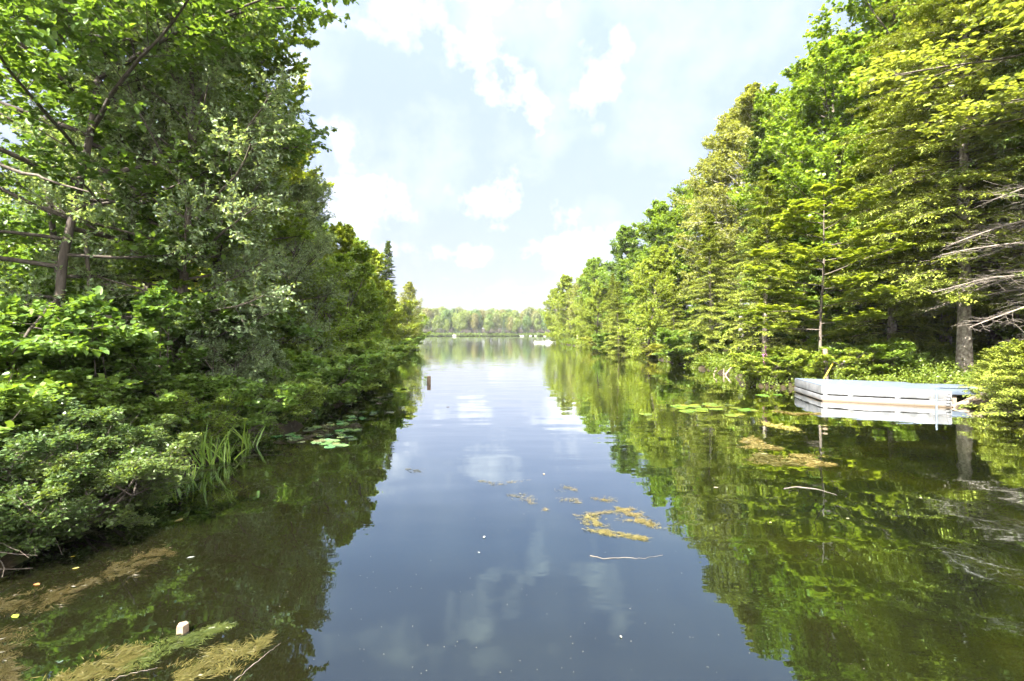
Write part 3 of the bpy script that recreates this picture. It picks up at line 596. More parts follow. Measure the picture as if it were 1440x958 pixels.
# ------------------------------------------------------------------ lily pads (each one a thing)
def pad_mesh():
    a = np.linspace(.22, 2 * np.pi - .22, 20); rr = 1 + .05 * np.sin(a * 5)
    ring = np.stack([np.cos(a) * rr, np.sin(a) * rr * .9, .03 * np.sin(a * 3) + .01], 1)
    inner = ring * .5; inner[:, 2] = 0
    V = np.concatenate([[[0.02, 0, 0]], inner, ring]); V2 = V.copy(); V2[:, 2] -= .03
    F3 = []
    for k in range(19): F3 += [[1 + k, 21 + k, 22 + k, 2 + k]]
    c = [[0, 1 + k, 2 + k, 2 + k] for k in range(19)]
    bm = bpy.data.meshes.new('lily_pad'); n = len(V)
    faces = [tuple(f) for f in F3] + [(0, 1 + k, 2 + k) for k in range(19)]
    rim = list(range(21, 41)); loop = [0, 1] + rim + [20]
    faces += [tuple(reversed([v + n for v in f])) for f in faces]
    faces += [(loop[q], loop[q] + n, loop[(q + 1) % len(loop)] + n, loop[(q + 1) % len(loop)]) for q in range(len(loop))]
    bm.from_pydata([tuple(v) for v in np.concatenate([V, V2])], [], faces); bm.materials.append(M['pad'])
    return bm
PAD = pad_mesh()
def pads(spots, color, label, group, r=.14):
    for px, py in spots:
        x, y = wat(px, py)
        o = link('lily_pad', PAD, loc=(x, y, .012), color=tuple(c * rng.uniform(.7, 1.25) for c in color)); s = r * rng.uniform(.6, 1.3)
        o.rotation_euler = (rng.normal(0, .03), rng.normal(0, .03), rng.random() * 6.28); o.scale = (s, s, s * .4)
        tag(o, label, 'lily pad', group)
sp = []
for cx, cy, sx, sy, n in ((405, 612, 14, 2.5, 8), (425, 616, 10, 2, 6), (446, 602, 12, 3, 11), (475, 595, 9, 2, 7), (484, 605, 8, 2, 7), (462, 618, 20, 4, 17), (512, 605, 6, 1, 3), (470, 625, 12, 2, 7), (500, 588, 12, 2, 6)):
    sp += [(cx + rng.normal(0, sx), cy + rng.normal(0, sy)) for _ in range(n)]
pads(sp, (.15, .24, .09), 'pale green lily pad floating off the left shore bushes', 'lily pads off the left shore', .12)
sp = []
for cx, cy, sx, sy, n in ((535, 562, 16, 5, 14), (520, 580, 14, 3, 10), (555, 545, 12, 3, 8)):
    sp += [(cx + rng.normal(0, sx), cy + rng.normal(0, sy)) for _ in range(n)]
pads(sp, (.10, .13, .06), 'dull olive lily pad farther out beneath the left alders', 'farther lily pads beneath the left alders', .12)
sp = []
for cx, cy, sx, sy, n in ((960, 572, 14, 1.5, 9), (985, 577, 16, 2, 12), (1005, 570, 12, 1.5, 6), (1035, 585, 6, 1, 3), (1055, 578, 6, 1, 3), (905, 584, 4, 1, 2), (1080, 556, 12, 1, 4)):
    sp += [(cx + rng.normal(0, sx), cy + rng.normal(0, sy)) for _ in range(n)]
pads(sp, (.17, .21, .035), 'yellow-green lily pad floating in front of the right shore trees', 'yellow-green lily pads by the right shore', .19)

# ------------------------------------------------------------------ floating weed mats
def mat_weed(path, width, n, color, label, l=.055, w=.0045, hgt=.01, along=True, name='weed_mat'):
    pts = np.array([wat(*p) for p in path]); seg = np.linalg.norm(np.diff(pts, axis=0), axis=1); cum = np.concatenate([[0], np.cumsum(seg)])
    u = rng.random(n) * cum[-1]; i = np.clip(np.searchsorted(cum, u) - 1, 0, len(seg) - 1); f = ((u - cum[i]) / seg[i])[:, None]
    c = pts[i] * (1 - f) + pts[i + 1] * f; d = unit(pts[i + 1] - pts[i]); nr = np.stack([-d[:, 1], d[:, 0]], 1)
    t = u / cum[-1]; env = np.sin(np.pi * np.clip(t, .03, .97)) ** .5 * (.55 + .45 * np.sin(u * 5 + 1) * np.sin(u * 2.3))
    off = rng.normal(0, .62, n) * width * np.abs(env)
    p = c + nr * (off + .25 * width * np.sin(u * 4.1 + 2) + .12 * width * np.sin(u * 11))[:, None] + rng.normal(0, .025, (n, 2))
    # tufts: every piece belongs to a tuft that points its own way; bare gaps between
    nt_ = max(6, int(n / 45)); ti = rng.integers(0, n, nt_); cen = p[ti]; tan_ = rng.normal(0, .9, nt_); keep_ = rng.random(nt_) < .8
    jj = np.argmin(((p[:, None, :] - cen[None]) ** 2).sum(-1), 1) if n * nt_ < 4e6 else rng.integers(0, nt_, n)
    ph = np.sin(p[:, 0] * 17 + 2.3 * np.sin(p[:, 1] * 9)) + np.sin(p[:, 1] * 27 + p[:, 0] * 7)
    ok = keep_[jj] & (ph > -.7 + rng.normal(0, .8, n)); p, d, jj = p[ok], d[ok], jj[ok]; n = len(p)
    B = np.concatenate([p, rng.uniform(.001, hgt, (n, 1))], 1)
    an = tan_[jj] + rng.normal(0, .5, n); A = np.stack([d[:, 0] * np.cos(an) - d[:, 1] * np.sin(an), d[:, 0] * np.sin(an) + d[:, 1] * np.cos(an), rng.normal(0, .12, n)], 1)
    V, Q, k = leaves(B, A, unit(np.array([0, 0, 1.]) + rng.normal(0, .3, (n, 3))), l * rng.uniform(.5, 1.5, n), w, droop=.05)
    V[:, 2] = np.maximum(V[:, 2], .002)
    o = link(name, mesh(name, V, Q, np.repeat(rng.random(n), k)), 'weed', color=color)
    return tag(o, label, 'water weed')
GD = (.075, .068, .018); BR = (.038, .032, .01); MS = (.045, .06, .012); PK = (.12, .10, .03)
mat_weed([(-40, 870), (60, 838), (130, 815), (180, 795), (235, 785)], .45, 9000, BR, 'brownish weed mat stretching from the left edge above the wooden post')
mat_weed([(60, 775), (110, 745), (170, 715), (220, 700)], .42, 8000, MS, 'mossy green weed mat against the foreground sweetgale')
mat_weed([(200, 705), (250, 680), (310, 655), (360, 640)], .35, 5000, MS, 'thin weed mat in front of the iris blades')
mat_weed([(-30, 900), (10, 925), (30, 960)], .25, 3500, BR, 'weed tuft in the bottom left corner of the photo')
mat_weed([(90, 980), (125, 945), (165, 922), (200, 905)], .24, 5500, GD, 'golden brown weed mat at the bottom edge left of the wooden post')
mat_weed([(190, 945), (240, 905), (270, 893), (320, 878)], .16, 3500, MS, 'stringy weed strand running just below the wooden post')
mat_weed([(260, 965), (300, 935), (335, 915), (365, 895)], .22, 4500, GD, 'feathery weed clump at the bottom edge right of the wooden post')
mat_weed([(400, 625), (450, 608), (500, 596)], .7, 3000, BR, 'brownish weed between the left lily pads', l=.1, w=.014)
mat_weed([(820, 725), (845, 745), (875, 752), (905, 756)], .2, 2600, (.13, .115, .04), 'golden weed mat in the middle of the open water', l=.06)
mat_weed([(865, 715), (895, 725), (928, 742)], .2, 2000, (.13, .11, .04), 'golden weed streak just right of the middle mat', l=.06)
mat_weed([(762, 718), (800, 720), (835, 722), (870, 716)], .16, 700, (.13, .11, .05), 'sparse dark weed strand left of the golden weed mat')
mat_weed([(775, 685), (812, 690)], .16, 300, (.13, .11, .05), 'small dark weed strand above the sparse one')
mat_weed([(785, 703), (815, 706)], .12, 250, (.13, .11, .05), 'tiny dark weed strand in the open water')
mat_weed([(712, 697), (745, 700), (752, 708)], .12, 280, (.10, .09, .05), 'dark weed strand left of the others in the cloud reflection')
mat_weed([(675, 676), (700, 681), (755, 673)], .07, 300, (.10, .09, .05), 'long thin dark weed line crossing the cloud reflection')
mat_weed([(835, 703), (862, 703)], .1, 250, PK, 'short pinkish weed streak in the open water')
mat_weed([(570, 660), (588, 664)], .12, 160, (.06, .06, .04), 'small dark floating twig of weed left of centre')
mat_weed([(1045, 622), (1070, 624), (1095, 630)], .7, 2600, PK, 'pinkish weed streak nearest the front of the dock', l=.12, w=.02)
mat_weed([(1055, 640), (1085, 648), (1120, 652)], .42, 2300, GD, 'golden weed streak below the pinkish one', l=.12, w=.02)
mat_weed([(1105, 640), (1135, 648), (1165, 652)], .55, 2200, PK, 'broad pinkish weed mat farther right of the golden streak', l=.12, w=.02)
mat_weed([(1080, 600), (1110, 600)], .6, 900, (.2, .18, .05), 'olive weed patch off the left corner of the dock', l=.12, w=.02)
mat_weed([(1090, 580), (1150, 582)], .5, 800, PK, 'thin weed line in front of the dock corner', l=.12, w=.02)
# thin drifting stems
def strand(path, r, mat, label, z=.003):
    pts = np.array([(*wat(*p), z) for p in path]); t = np.linspace(0, len(pts) - 1, 18)
    S = np.stack([np.interp(t, np.arange(len(pts)), pts[:, k]) for k in range(3)], 1); S[:, :2] += rng.normal(0, .006, (18, 2))
    tag(link('drifting_stalk', mesh('drifting_stalk', *tubes(S[None], (r * np.linspace(.9, .3, 18) * rng.uniform(.6, 1.2, 18))[None], 5), smooth=True), mat), label, 'plant stem')
strand([(830, 782), (850, 786), (880, 784), (905, 786), (932, 781)], .004, 'dead_twig', 'thin pale stem drifting below the golden weed mat')
strand([(1102, 687), (1120, 685), (1150, 688), (1178, 697)], .008, 'dead_twig', 'pale curved stem drifting on the dark right-hand reflections')
strand([(330, 958), (350, 940), (375, 920), (395, 905)], .004, 'dead_twig', 'thin stem trailing at the bottom right of the wooden post')
strand([(140, 970), (165, 953), (195, 945), (222, 940)], .004, 'dead_twig', 'thin pale stem lying on the golden brown weed mat')
strand([(10, 780), (40, 772), (62, 760)], .008, 'bark', 'bare root reaching into the water at the left edge')
# floating leaves
LEAF = None
def floating_leaf(px, py, col, label, s=.07):
    global LEAF
    if LEAF is None:
        V, Q, k = leaves(np.zeros((1, 3)), np.array([[1., 0, 0]]), np.array([[0, 0, 1.]]), 1, .55, oval=True, droop=-.05)
        LEAF = mesh('fallen_leaf', V, Q, np.full(len(V), .5)); LEAF.materials.append(M['pad'])
    x, y = wat(px, py); o = link('fallen_leaf', LEAF, loc=(x, y, .006), color=tuple(c * .45 for c in col)); o.rotation_euler = (0, 0, rng.random() * 6.28); o.scale = (s, s, s)
    tag(o, label, 'leaf', 'fallen leaves on the water')
for px, py, col, lab, s in ((24, 870, (.35, .45, .08), 'bright green fallen leaf near the left edge', .09), (48, 822, (.5, .25, .1), 'orange brown fallen leaf by the left weed mat', .08), (98, 785, (.6, .55, .06), 'yellow fallen leaf by the left bank', .05), (112, 799, (.6, .5, .15), 'yellow and red fallen leaf below the yellow one', .06),
        (260, 730, (.35, .3, .12), 'large tan fallen leaf right of the mossy weed', .13), (262, 786, (.3, .33, .3), 'grey green fallen leaf right of the brown weed mat', .08), (170, 740, (.7, .65, .5), 'pale speck of a leaf on the mossy weed', .03), (765, 668, (.6, .45, .3), 'pinkish fallen leaf above the open-water weeds', .07), (874, 898, (.6, .6, .5), 'pale leaf in the lower middle of the water', .03),
        (1292, 700, (.7, .65, .5), 'small pale leaf far right on the water', .05), (1190, 730, (.5, .5, .3), 'tiny leaf right of centre on the green reflections', .05), (632, 573, (.35, .15, .08), 'small reddish leaf far out on the water', .15), (1003, 686, (.6, .55, .4), 'pale leaf at the edge of the green reflection', .08), (1085, 735, (.6, .55, .3), 'yellowish leaf on the dark right water', .05), (680, 757, (.6, .62, .6), 'white speck of a leaf in mid water', .05), (675, 778, (.6, .62, .6), 'white speck of a leaf below the other in mid water', .03)):
    floating_leaf(px, py, col, lab, s)
# pale specks (fluff and seeds)
n = 260; px = rng.uniform(60, 1400, n); py = 560 + 390 * rng.random(n) ** .8
x = (px - CX) / F * (F * EYE / (py - HY)); y = F * EYE / (py - HY); ok = sdist(x, y) < -.3; x, y = x[ok], y[ok]; n = len(x)
a_ = rng.random(n) * 6.28
V, Q, k = leaves(np.stack([x, y, np.full(n, .004)], 1), np.stack([np.cos(a_), np.sin(a_), 0 * a_], 1), np.tile([[0, 0, 1.]], (n, 1)), rng.uniform(.004, .014, n), .006, droop=0)
tag(link('floating_specks', mesh('floating_specks', V, Q, np.repeat(rng.random(n), k)), 'weed', color=(.16, .155, .12)), 'pale seeds and fluff scattered on the water', 'floating debris', kind='stuff')

# ------------------------------------------------------------------ dock
def box(V, F_, o, u, v, w, a0, a1, b0, b1, c0, c1):
    """box in a frame o,u,v,w"""
    k = len(V)
    for c in (c0, c1):
        for a, b in ((a0, b0), (a1, b0), (a1, b1), (a0, b1)):
            V.append(o + u * a + v * b + w * c)
    F_.extend([[k, k + 3, k + 2, k + 1], [k + 4, k + 5, k + 6, k + 7], [k, k + 1, k + 5, k + 4], [k + 1, k + 2, k + 6, k + 5], [k + 2, k + 3, k + 7, k + 6], [k + 3, k, k + 4, k + 7]])
def bevel(o, w=.008):
    m = o.modifiers.new('bevel', 'BEVEL'); m.width = w; m.segments = 2; m.limit_method = 'ANGLE'
def boxes(name, lst, frame, mat, parent=None, bv=.006):
    V, F_ = [], []
    for b in lst: box(V, F_, *frame, *b)
    o = link(name, mesh(name, np.array(V), F_), mat, parent)
    if bv: bevel(o, bv)
    return o
FL = np.array([10.9, 17.0]); FR = np.array([14.03, 15.5]); u = (FR - FL); Ld = float(np.linalg.norm(u)); u = u / Ld; v = np.array([-u[1], u[0]])
BL = np.array([11.5, 19.6]) - FL; Wd = float(BL @ v); SK = float(BL @ u) / Wd
dk = empty('dock', (FL[0], FL[1], 0), math.atan2(u[1], u[0]))
tag(dk, 'weathered white floating dock with two boards round its edge', 'dock')
fr = (np.zeros(3), np.array([1., 0, 0]), np.array([0, 1., 0]), np.array([0, 0, 1.]))
T0 = .53
fr0 = fr; fr = (fr[0], fr[1], np.array([SK, 1., 0]), fr[3])   # dock sheared out of square to fit its measured corners
# fascia: upper and lower boards all round with a dark slot between
boxes('upper_board', [(0, Ld, -.04, 0, .252, T0)], fr, 'paint', dk)
boxes('upper_board', [(-.04, -.001, -.04, Wd, .252, T0)], fr, 'paint', dk)
boxes('upper_board', [(Ld + .001, Ld + .04, -.04, Wd, .252, T0)], fr, 'paint', dk)
boxes('lower_board', [(0, Ld, -.045, 0, .0, .205)], fr, 'paint', dk)
boxes('lower_board', [(-.045, -.001, -.045, Wd, .03, .205)], fr, 'paint', dk)
boxes('lower_board', [(Ld + .001, Ld + .045, -.045, Wd, .0, .205)], fr, 'paint', dk)
boxes('spacer', [(.02, .16, -.035, 0, .206, .251), (.75, .9, -.035, 0, .206, .251), (2.05, 2.2, -.035, 0, .206, .251), (2.95, Ld, -.035, 0, .206, .251)], fr, 'paint', dk, bv=0)
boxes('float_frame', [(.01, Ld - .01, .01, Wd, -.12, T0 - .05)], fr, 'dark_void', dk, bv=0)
pl = 20; pw_ = (Wd + .02) / pl
boxes('deck_boards', [(-.03, Ld + .03, -.03 + k * pw_, -.03 + (k + 1) * pw_ - .008, T0 + .002, T0 + .03) for k in range(pl)], fr, 'deck_paint', dk, bv=.004)
# scalloped white bumper at the near right corner
def bumper():
    V, F_ = [], []
    for k in range(5):
        box(V, F_, np.zeros(3), fr[1], fr[2], fr[3], Ld - .13 + .012 * k, Ld - .02 + .01 * (k % 2), -.075 - .012 * (k % 2), -.046, .05 + k * .09, .05 + k * .09 + .075)
    o = link('corner_bumper', mesh('corner_bumper', np.array(V), F_), 'paint', dk); bevel(o, .02)
bumper()
fr = fr0
# mooring pipe
pipe = pole('mooring_pipe', (*wat(1317, 577), -.5), (*wat(1317, 577), .64), .028, .028, 'pipe', 'blue-grey mooring pipe standing in the water against the dock front', 'pipe', wob=0)
# gangway to the shore
gx, gy = at(1297, 16.75), 16.75; ex, ey = at(1400, 16.3), 16.3
gu = np.array([ex - gx, ey - gy]); gl_ = float(np.linalg.norm(gu))
gw = empty('gangway', (gx, gy, 0), math.atan2(gu[1], gu[0])); tag(gw, 'short gangway coloured bluish as in shade, joining the dock to the right bank', 'gangway')
boxes('side_beam', [(0, gl_, 0, .04, .28, .5)], fr, 'deck_paint', gw); boxes('side_beam', [(0, gl_, 1.16, 1.2, .28, .5)], fr, 'deck_paint', gw)  # bluish shade on the gangway is put into its board colour
boxes('deck_boards', [(k * .2, k * .2 + .19, -.02, 1.22, .503, .53) for k in range(int(gl_ / .2))], fr, 'deck_paint', gw, bv=.004)
boxes('support', [(gl_ * .45, gl_ * .45 + .12, .1, .2, -.4, .278), (gl_ * .45, gl_ * .45 + .12, 1.0, 1.1, -.4, .278)], fr, 'driftwood', gw)
pole('fallen_log', pt(1338, 574, 15.6), pt(1385, 556, 15.9), .09, .12, 'driftwood', 'pale log lying on the bank under the gangway', 'log')
# post and yellow pole behind the dock
x, y = at(1163, 20.4), 20.4; base = (x + .1, y + .1, gz1(x, y) - .1 if gz1(x, y) > 0 else -.3); top = pt(1160, 491, 20.4)
ps = empty('wooden_post', base); tag(ps, 'leaning wooden post with a pale cut top behind the dock', 'post')
tp = np.array(top) - np.array(base)
pole('shaft', (0, 0, 0), tuple(tp * .8), .075, .085, 'bark', None, None, parent=ps, wob=.005)
def capped(name, A, B, r0, r1, mat, parent, sides=7):
    A, B = np.array(A, float), np.array(B, float); t = np.linspace(0, 1, 4)[:, None]; S = A * (1 - t) + B * t
    V, Q = tubes(S[None], np.linspace(r0, r1, 4)[None], sides)
    me = bpy.data.meshes.new(name); k = len(V)
    me.from_pydata([tuple(v_) for v_ in V] + [tuple(B)], [], [tuple(q) for q in Q] + [(k - sides + q, k - sides + (q + 1) % sides, k) for q in range(sides)])
    o = link(name, me, mat, parent); return o
capped('cut_top', tp * .8, tp, .09, .10, 'cut_wood', ps)
pole('yellow_pole', pt(1171, 511, 20.2), pt(1157, 536, 19.9), .028, .028, 'yellow_pole', 'thin yellow pole slanting down to the back edge of the dock', 'pole', wob=0)
# small wooden posts in the water
def cut_post(px, py, hgt, r, label, lean=(0, 0)):
    x, y = wat(px, py); e = empty('cut_post', (x, y, 0)); tag(e, label, 'post')
    capped('post_shaft', (0, 0, -.4), (lean[0] * .7, lean[1] * .7, hgt * .55), r * .95, r, 'cut_wood', e, 5)
    me = bpy.data.meshes.new('post_top'); a = np.arange(5) / 5 * 6.283 + .3
    b = [(lean[0] * .7 + r * 1.03 * math.cos(q), lean[1] * .7 + r * 1.03 * math.sin(q), hgt * .56) for q in a]
    c = [(lean[0] + r * .98 * math.cos(q), lean[1] + r * .98 * math.sin(q), hgt * .9) for q in a]
    me.from_pydata(b + c + [(lean[0], lean[1], hgt)], [], [(q, (q + 1) % 5, 5 + (q + 1) % 5, 5 + q) for q in range(5)] + [(5 + q, 5 + (q + 1) % 5, 10) for q in range(5)])
    o = link('post_top', me, 'cut_wood', e); bevel(o, .005)
cut_post(256, 889, .075, .044, 'square-cut wooden post top sticking out of the near water', (.006, 0))
cut_post(603, 539, .36, .1, 'small dark wooden stake standing far out in the water')
# driftwood
dw = empty('driftwood', (at(1010, 27.4), 27.4, 0)); tag(dw, 'pale forked driftwood poking up by the right shore', 'driftwood')
pole('prong', (-.25, 0, -.1), (-.12, 0, .42), .045, .03, 'driftwood', None, None, parent=dw, wob=.03)
pole('prong', (.3, 0, -.1), (.32, 0, .35), .05, .04, 'driftwood', None, None, parent=dw, wob=.02)
pole('prong', (.4, .1, -.05), (.85, .1, .42), .05, .035, 'driftwood', None, None, parent=dw, wob=.03)
pole('fallen_trunk', (.3, .15, 0), (1.9, .6, .12), .09, .07, 'bark', None, None, parent=dw, wob=.02)
# flowers: loosestrife spikes
for px, py, lab in ((1077, 492, 'tall pink flower spike above the waterside bush'), (1074, 503, 'short pink flower spike at the top of the waterside bush'), (1258, 500, 'mauve flower spike behind the right half of the dock')):
    A = np.array(pt(px + 2, py + 16, 22.0)); B = np.array(pt(px - 1, py - 6, 22.0)); n = 130
    t = rng.random(n)[:, None]; c = A * (1 - t) + B * t + rng.normal(0, .018, (n, 3)); V, Q, k = leaves(c, rng.normal(0, 1, (n, 3)), rng.normal(0, 1, (n, 3)), .05, .035)
    e = empty('flower_spike', tuple(A)); tag(e, lab, 'flower')
    link('petals', mesh('petals', V - A, Q, np.repeat(rng.random(n), 4)), 'flower', e)
    pole('stem', (0, 0, -.5), tuple(B - A), .008, .005, 'bark', None, None, parent=e, wob=.003)
# far dock with its posts
fd = empty('far_dock', (at(764, 117), 117, 0), s=(.85, .85, .6)); tag(fd, 'white dock low on the water at the tip of the right shore', 'dock')
boxes('deck', [(-2.6, 2.4, -.9, .9, .22, .5)], fr, 'white_far', fd); boxes('float_edge', [(-2.7, 2.5, -1, 1, -.1, .12)], fr, 'white_far', fd)
boxes('dock_post', [(-2.5, -2.35, -.95, -.8, .5, .95)], fr, 'white_far', fd); boxes('dock_post', [(-.2, -.05, -.95, -.8, .5, .9)], fr, 'white_far', fd)
boxes('ramp', [(2.4, 5.2, -.3, .5, .3, .42)], fr, 'white_far', fd); boxes('bench', [(.8, 1.9, -.2, .4, .5, .95)], fr, 'white_far', fd)
for px, w_, lab, cat in ((734, 2.6, 'long pale rowing boat pulled up on the far shore', 'boat'), (746, 1.5, 'small white boat right of the long one on the far shore', 'boat'), (753, 1.2, 'small pale boat nearest the trees on the far shore', 'boat'), (766, 1.4, 'rightmost small white boat on the far shore', 'boat'), (640, 2.6, 'pale rounded boulder at the left end of the far shore', 'boulder')):
    x = at(px, 327); e_n = 'rowing_boat' if cat == 'boat' else 'boulder'
    k = 12; a = np.linspace(0, 2 * np.pi, k, endpoint=False); V = []; rings = [(0.0, .75), (.45, 1.0), (.75, .8 if cat == 'boulder' else .97), (1.0, .3 if cat == 'boulder' else .9)]
    for z_, s_ in rings: V += [(math.cos(q) * w_ * .6 * s_ * (1 if cat != 'boulder' else 1 + .15 * math.sin(3 * q)), math.sin(q) * w_ * .25 * s_, z_ * (.5 if cat == 'boat' else 1.0)) for q in a]
    Fx = [(r_ * k + q, r_ * k + (q + 1) % k, (r_ + 1) * k + (q + 1) % k, (r_ + 1) * k + q) for r_ in range(3) for q in range(k)]
    if cat == 'boulder': Fx.append(tuple(range(3 * k, 4 * k)))
    else: Fx.append(tuple(range(k)))
    me = bpy.data.meshes.new(e_n); me.from_pydata(V, [], Fx); yb = 327 if cat == 'boat' else 323
    o = link(e_n, me, 'white_far' if cat == 'boat' else 'rock', loc=(x, yb, .1)); tag(o, lab, cat)
    if cat == 'boat':
        boxes('thwart', [(-.12, .12, -w_ * .2, w_ * .2, .3, .36)], fr, 'driftwood', o, bv=0)

# ------------------------------------------------------------------ air
def haze():
    V, F_ = [], []
    box(V, F_, np.zeros(3), fr[1], fr[2], fr[3], -880, 880, -100, 1440, -3, 30)
    m, ns, ls = nt('haze_air'); pv = N(ns, 'ShaderNodeVolumePrincipled'); pv.inputs['Color'].default_value = (.9, .95, 1, 1); pv.inputs['Density'].default_value = HAZE
    pv.inputs['Anisotropy'].default_value = .3
    o = N(ns, 'ShaderNodeOutputMaterial'); ls.new(pv.outputs[0], o.inputs['Volume'])
    tag(link('haze', mesh('haze', np.array(V), F_), m), kind='stuff')
HAZE = 0.00022
if HAZE: haze()

# ------------------------------------------------------------------ sky, sun, camera
SUN = np.array([-.62, -.785]); SUN = SUN / np.linalg.norm(SUN); EL = R(48)
w = bpy.data.worlds.new('World'); bpy.context.scene.world = w; w.use_nodes = True
ns, ls = w.node_tree.nodes, w.node_tree.links
bg = ns['Background']
sky = N(ns, 'ShaderNodeTexSky', sky_type='NISHITA'); sky.sun_disc = False; sky.sun_elevation = EL; sky.sun_rotation = math.atan2(SUN[0], SUN[1]) % (2 * math.pi)
sky.dust_density = 1.0; sky.ozone_density = 1.5; sky.altitude = 200
tc = N(ns, 'ShaderNodeTexCoord'); sp_ = N(ns, 'ShaderNodeSeparateXYZ'); ls.new(tc.outputs['Generated'], sp_.inputs[0])
def mth(op, a, b=None, c=None):
    n = N(ns, 'ShaderNodeMath', operation=op)
    for k, v_ in enumerate((a, b, c)):
        if v_ is None: continue
        if isinstance(v_, (int, float)): n.inputs[k].default_value = v_
        else: ls.new(v_, n.inputs[k])
    return n.outputs[0]
az = mth('ARCTAN2', sp_.outputs[0], sp_.outputs[1]); el = mth('ARCSINE', sp_.outputs[2])
cn = N(ns, 'ShaderNodeTexNoise'); cn.inputs['Scale'].default_value = 5.5; cn.inputs['Detail'].default_value = 7; cn.inputs['Roughness'].default_value = .58
ls.new(tc.outputs['Generated'], cn.inputs['Vector'])
cn2 = N(ns, 'ShaderNodeTexNoise'); cn2.inputs['Scale'].default_value = 15; cn2.inputs['Detail'].default_value = 9; cn2.inputs['Roughness'].default_value = .62
ls.new(tc.outputs['Generated'], cn2.inputs['Vector'])
wob = mth('MULTIPLY_ADD', cn.outputs['Fac'], 3.4, -1.75)
wob2 = mth('MULTIPLY_ADD', cn2.outputs['Fac'], 3.0, -1.5)
tot = None
# clouds at compass direction and height (from where they stand in the photo): px, py, half width, half height, amount, slant
for px, py, rx, ry, am, sl in ((700, 108, 62, 46, 1.05, .5), (655, 78, 38, 28, .9, .3), (845, 110, 44, 40, .85, -.6), (820, 75, 22, 26, .7, 0), (920, 135, 20, 30, .3, 0), (842, 192, 16, 22, .35, 0),
        (560, 25, 70, 42, .75, 0), (470, 5, 60, 30, .5, 0), (690, 2, 50, 14, .6, 0), (780, 14, 14, 10, .5, 0), (412, 118, 34, 44, .9, 0), (475, 195, 50, 40, .8, .3), (520, 290, 80, 40, .9, 0), (698, 285, 54, 44, 1.05, -.2), (780, 303, 52, 26, 1.0, 0), (632, 268, 14, 16, .4, 0), (800, 348, 120, 28, 1.0, -.15), (665, 360, 75, 20, .95, 0), (870, 330, 60, 22, .9, 0), (570, 352, 60, 15, .75, 0), (710, 408, 60, 9, .8, 0), (1010, 380, 80, 40, .5, 0), (300, 250, 80, 60, .5, 0), (860, 425, 60, 6, .4, 0), (640, 392, 30, 7, .5, 0)):
    dx, dz = (px - CX) / F, (HY - py) / F; a0 = math.atan(dx); e0 = math.atan(dz * math.cos(a0))
    sx_, sy_ = rx / F * math.cos(a0) ** 2, ry / F * math.cos(a0)
    da = mth('SUBTRACT', az, a0); de = mth('SUBTRACT', el, e0); de2 = mth('MULTIPLY_ADD', da, sl, de)
    q = mth('ADD', mth('POWER', mth('ABSOLUTE', mth('DIVIDE', da, sx_)), 2.0), mth('POWER', mth('ABSOLUTE', mth('DIVIDE', de2, sy_)), 2.0))
    g = mth('ADD', mth('SUBTRACT', 1.3, q), mth('MULTIPLY', mth('ADD', wob, wob2), 1.7))
    g = mth('MULTIPLY', g, .4)
    n_ = N(ns, 'ShaderNodeMath', operation='MAXIMUM', use_clamp=True); ls.new(g, n_.inputs[0]); n_.inputs[1].default_value = 0
    g = mth('MULTIPLY', n_.outputs[0], am)
    tot = g if tot is None else mth('MAXIMUM', tot, g)
# thin general veil elsewhere, thicker near the horizon
veil = N(ns, 'ShaderNodeMapRange'); ls.new(cn.outputs['Fac'], veil.inputs[0]); veil.inputs[1].default_value = .45; veil.inputs[2].default_value = .8; veil.inputs[3].default_value = .1; veil.inputs[4].default_value = .35
lo = N(ns, 'ShaderNodeMapRange'); ls.new(el, lo.inputs[0]); lo.inputs[1].default_value = 0; lo.inputs[2].default_value = .45; lo.inputs[3].default_value = .05; lo.inputs[4].default_value = 0
tot = mth('MAXIMUM', tot, mth('ADD', veil.outputs[0], lo.outputs[0]))
hs = N(ns, 'ShaderNodeHueSaturation'); hs.inputs['Saturation'].default_value = 1.1; gm = N(ns, 'ShaderNodeGamma'); gm.inputs['Gamma'].default_value = .6; ls.new(sky.outputs[0], gm.inputs['Color']); gd = N(ns, 'ShaderNodeMapRange'); ls.new(el, gd.inputs[0]); gd.inputs[1].default_value = 0; gd.inputs[2].default_value = .62; gd.inputs[3].default_value = .30; gd.inputs[4].default_value = 1.0
skc = mixrgb(ns, ls, 1.0, gm.outputs[0], (1.06, .985, 1.10), 'MULTIPLY')
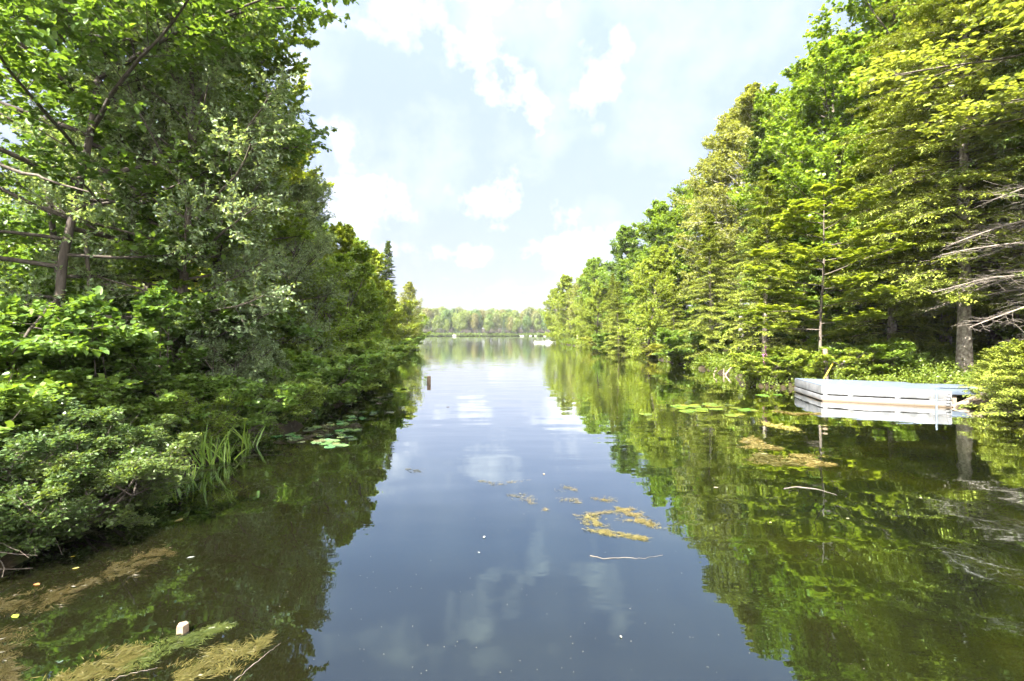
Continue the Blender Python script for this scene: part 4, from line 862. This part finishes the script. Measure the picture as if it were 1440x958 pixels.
ls.new(skc, hs.inputs['Color']); ls.new(mth('MULTIPLY', gd.outputs[0], 1.35), hs.inputs['Value'])
CLOUD = (4.2, 4.2, 4.2)
col = mixrgb(ns, ls, tot, hs.outputs[0], CLOUD)
# unseen bright clouds added overhead and behind camera to lift shade, broken by noise
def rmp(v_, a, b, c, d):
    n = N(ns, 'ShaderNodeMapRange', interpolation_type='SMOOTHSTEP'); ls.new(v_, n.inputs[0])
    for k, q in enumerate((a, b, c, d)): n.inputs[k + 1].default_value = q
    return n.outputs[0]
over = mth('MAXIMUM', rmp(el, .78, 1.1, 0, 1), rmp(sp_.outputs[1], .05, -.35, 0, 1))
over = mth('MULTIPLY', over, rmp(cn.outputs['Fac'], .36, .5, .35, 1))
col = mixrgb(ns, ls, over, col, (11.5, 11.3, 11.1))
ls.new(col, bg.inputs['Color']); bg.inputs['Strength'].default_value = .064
sl = bpy.data.lights.new('sun', 'SUN'); sl.energy = 4.8; sl.angle = R(.53); sl.color = (1, .94, .84)
so = bpy.data.objects.new('sun', sl); C.objects.link(so)
so.rotation_euler = Vector((SUN[0] * math.cos(EL), SUN[1] * math.cos(EL), math.sin(EL))).to_track_quat('Z', 'Y').to_euler()
cam = bpy.data.cameras.new('camera'); co = bpy.data.objects.new('camera', cam); C.objects.link(co)
co.location = (0, 0, EYE); co.rotation_euler = (R(90), 0, 0); cam.sensor_width = 36; cam.lens = 17.0; cam.shift_y = -.0076
cam.clip_end = 4000; cam.clip_start = .05
S = bpy.context.scene; S.camera = co
S.view_settings.view_transform = 'Standard'; S.view_settings.look = 'None'; S.view_settings.exposure = 2.96; S.view_settings.gamma = 1
S.cycles.max_bounces = 7; S.cycles.diffuse_bounces = 4; S.cycles.glossy_bounces = 2; S.cycles.transmission_bounces = 4; S.cycles.transparent_max_bounces = 6; S.cycles.volume_bounces = 0
S.cycles.use_denoising = True; S.cycles.caustics_reflective = False; S.cycles.caustics_refractive = False
S.cycles.use_adaptive_sampling = True; S.cycles.adaptive_threshold = .04
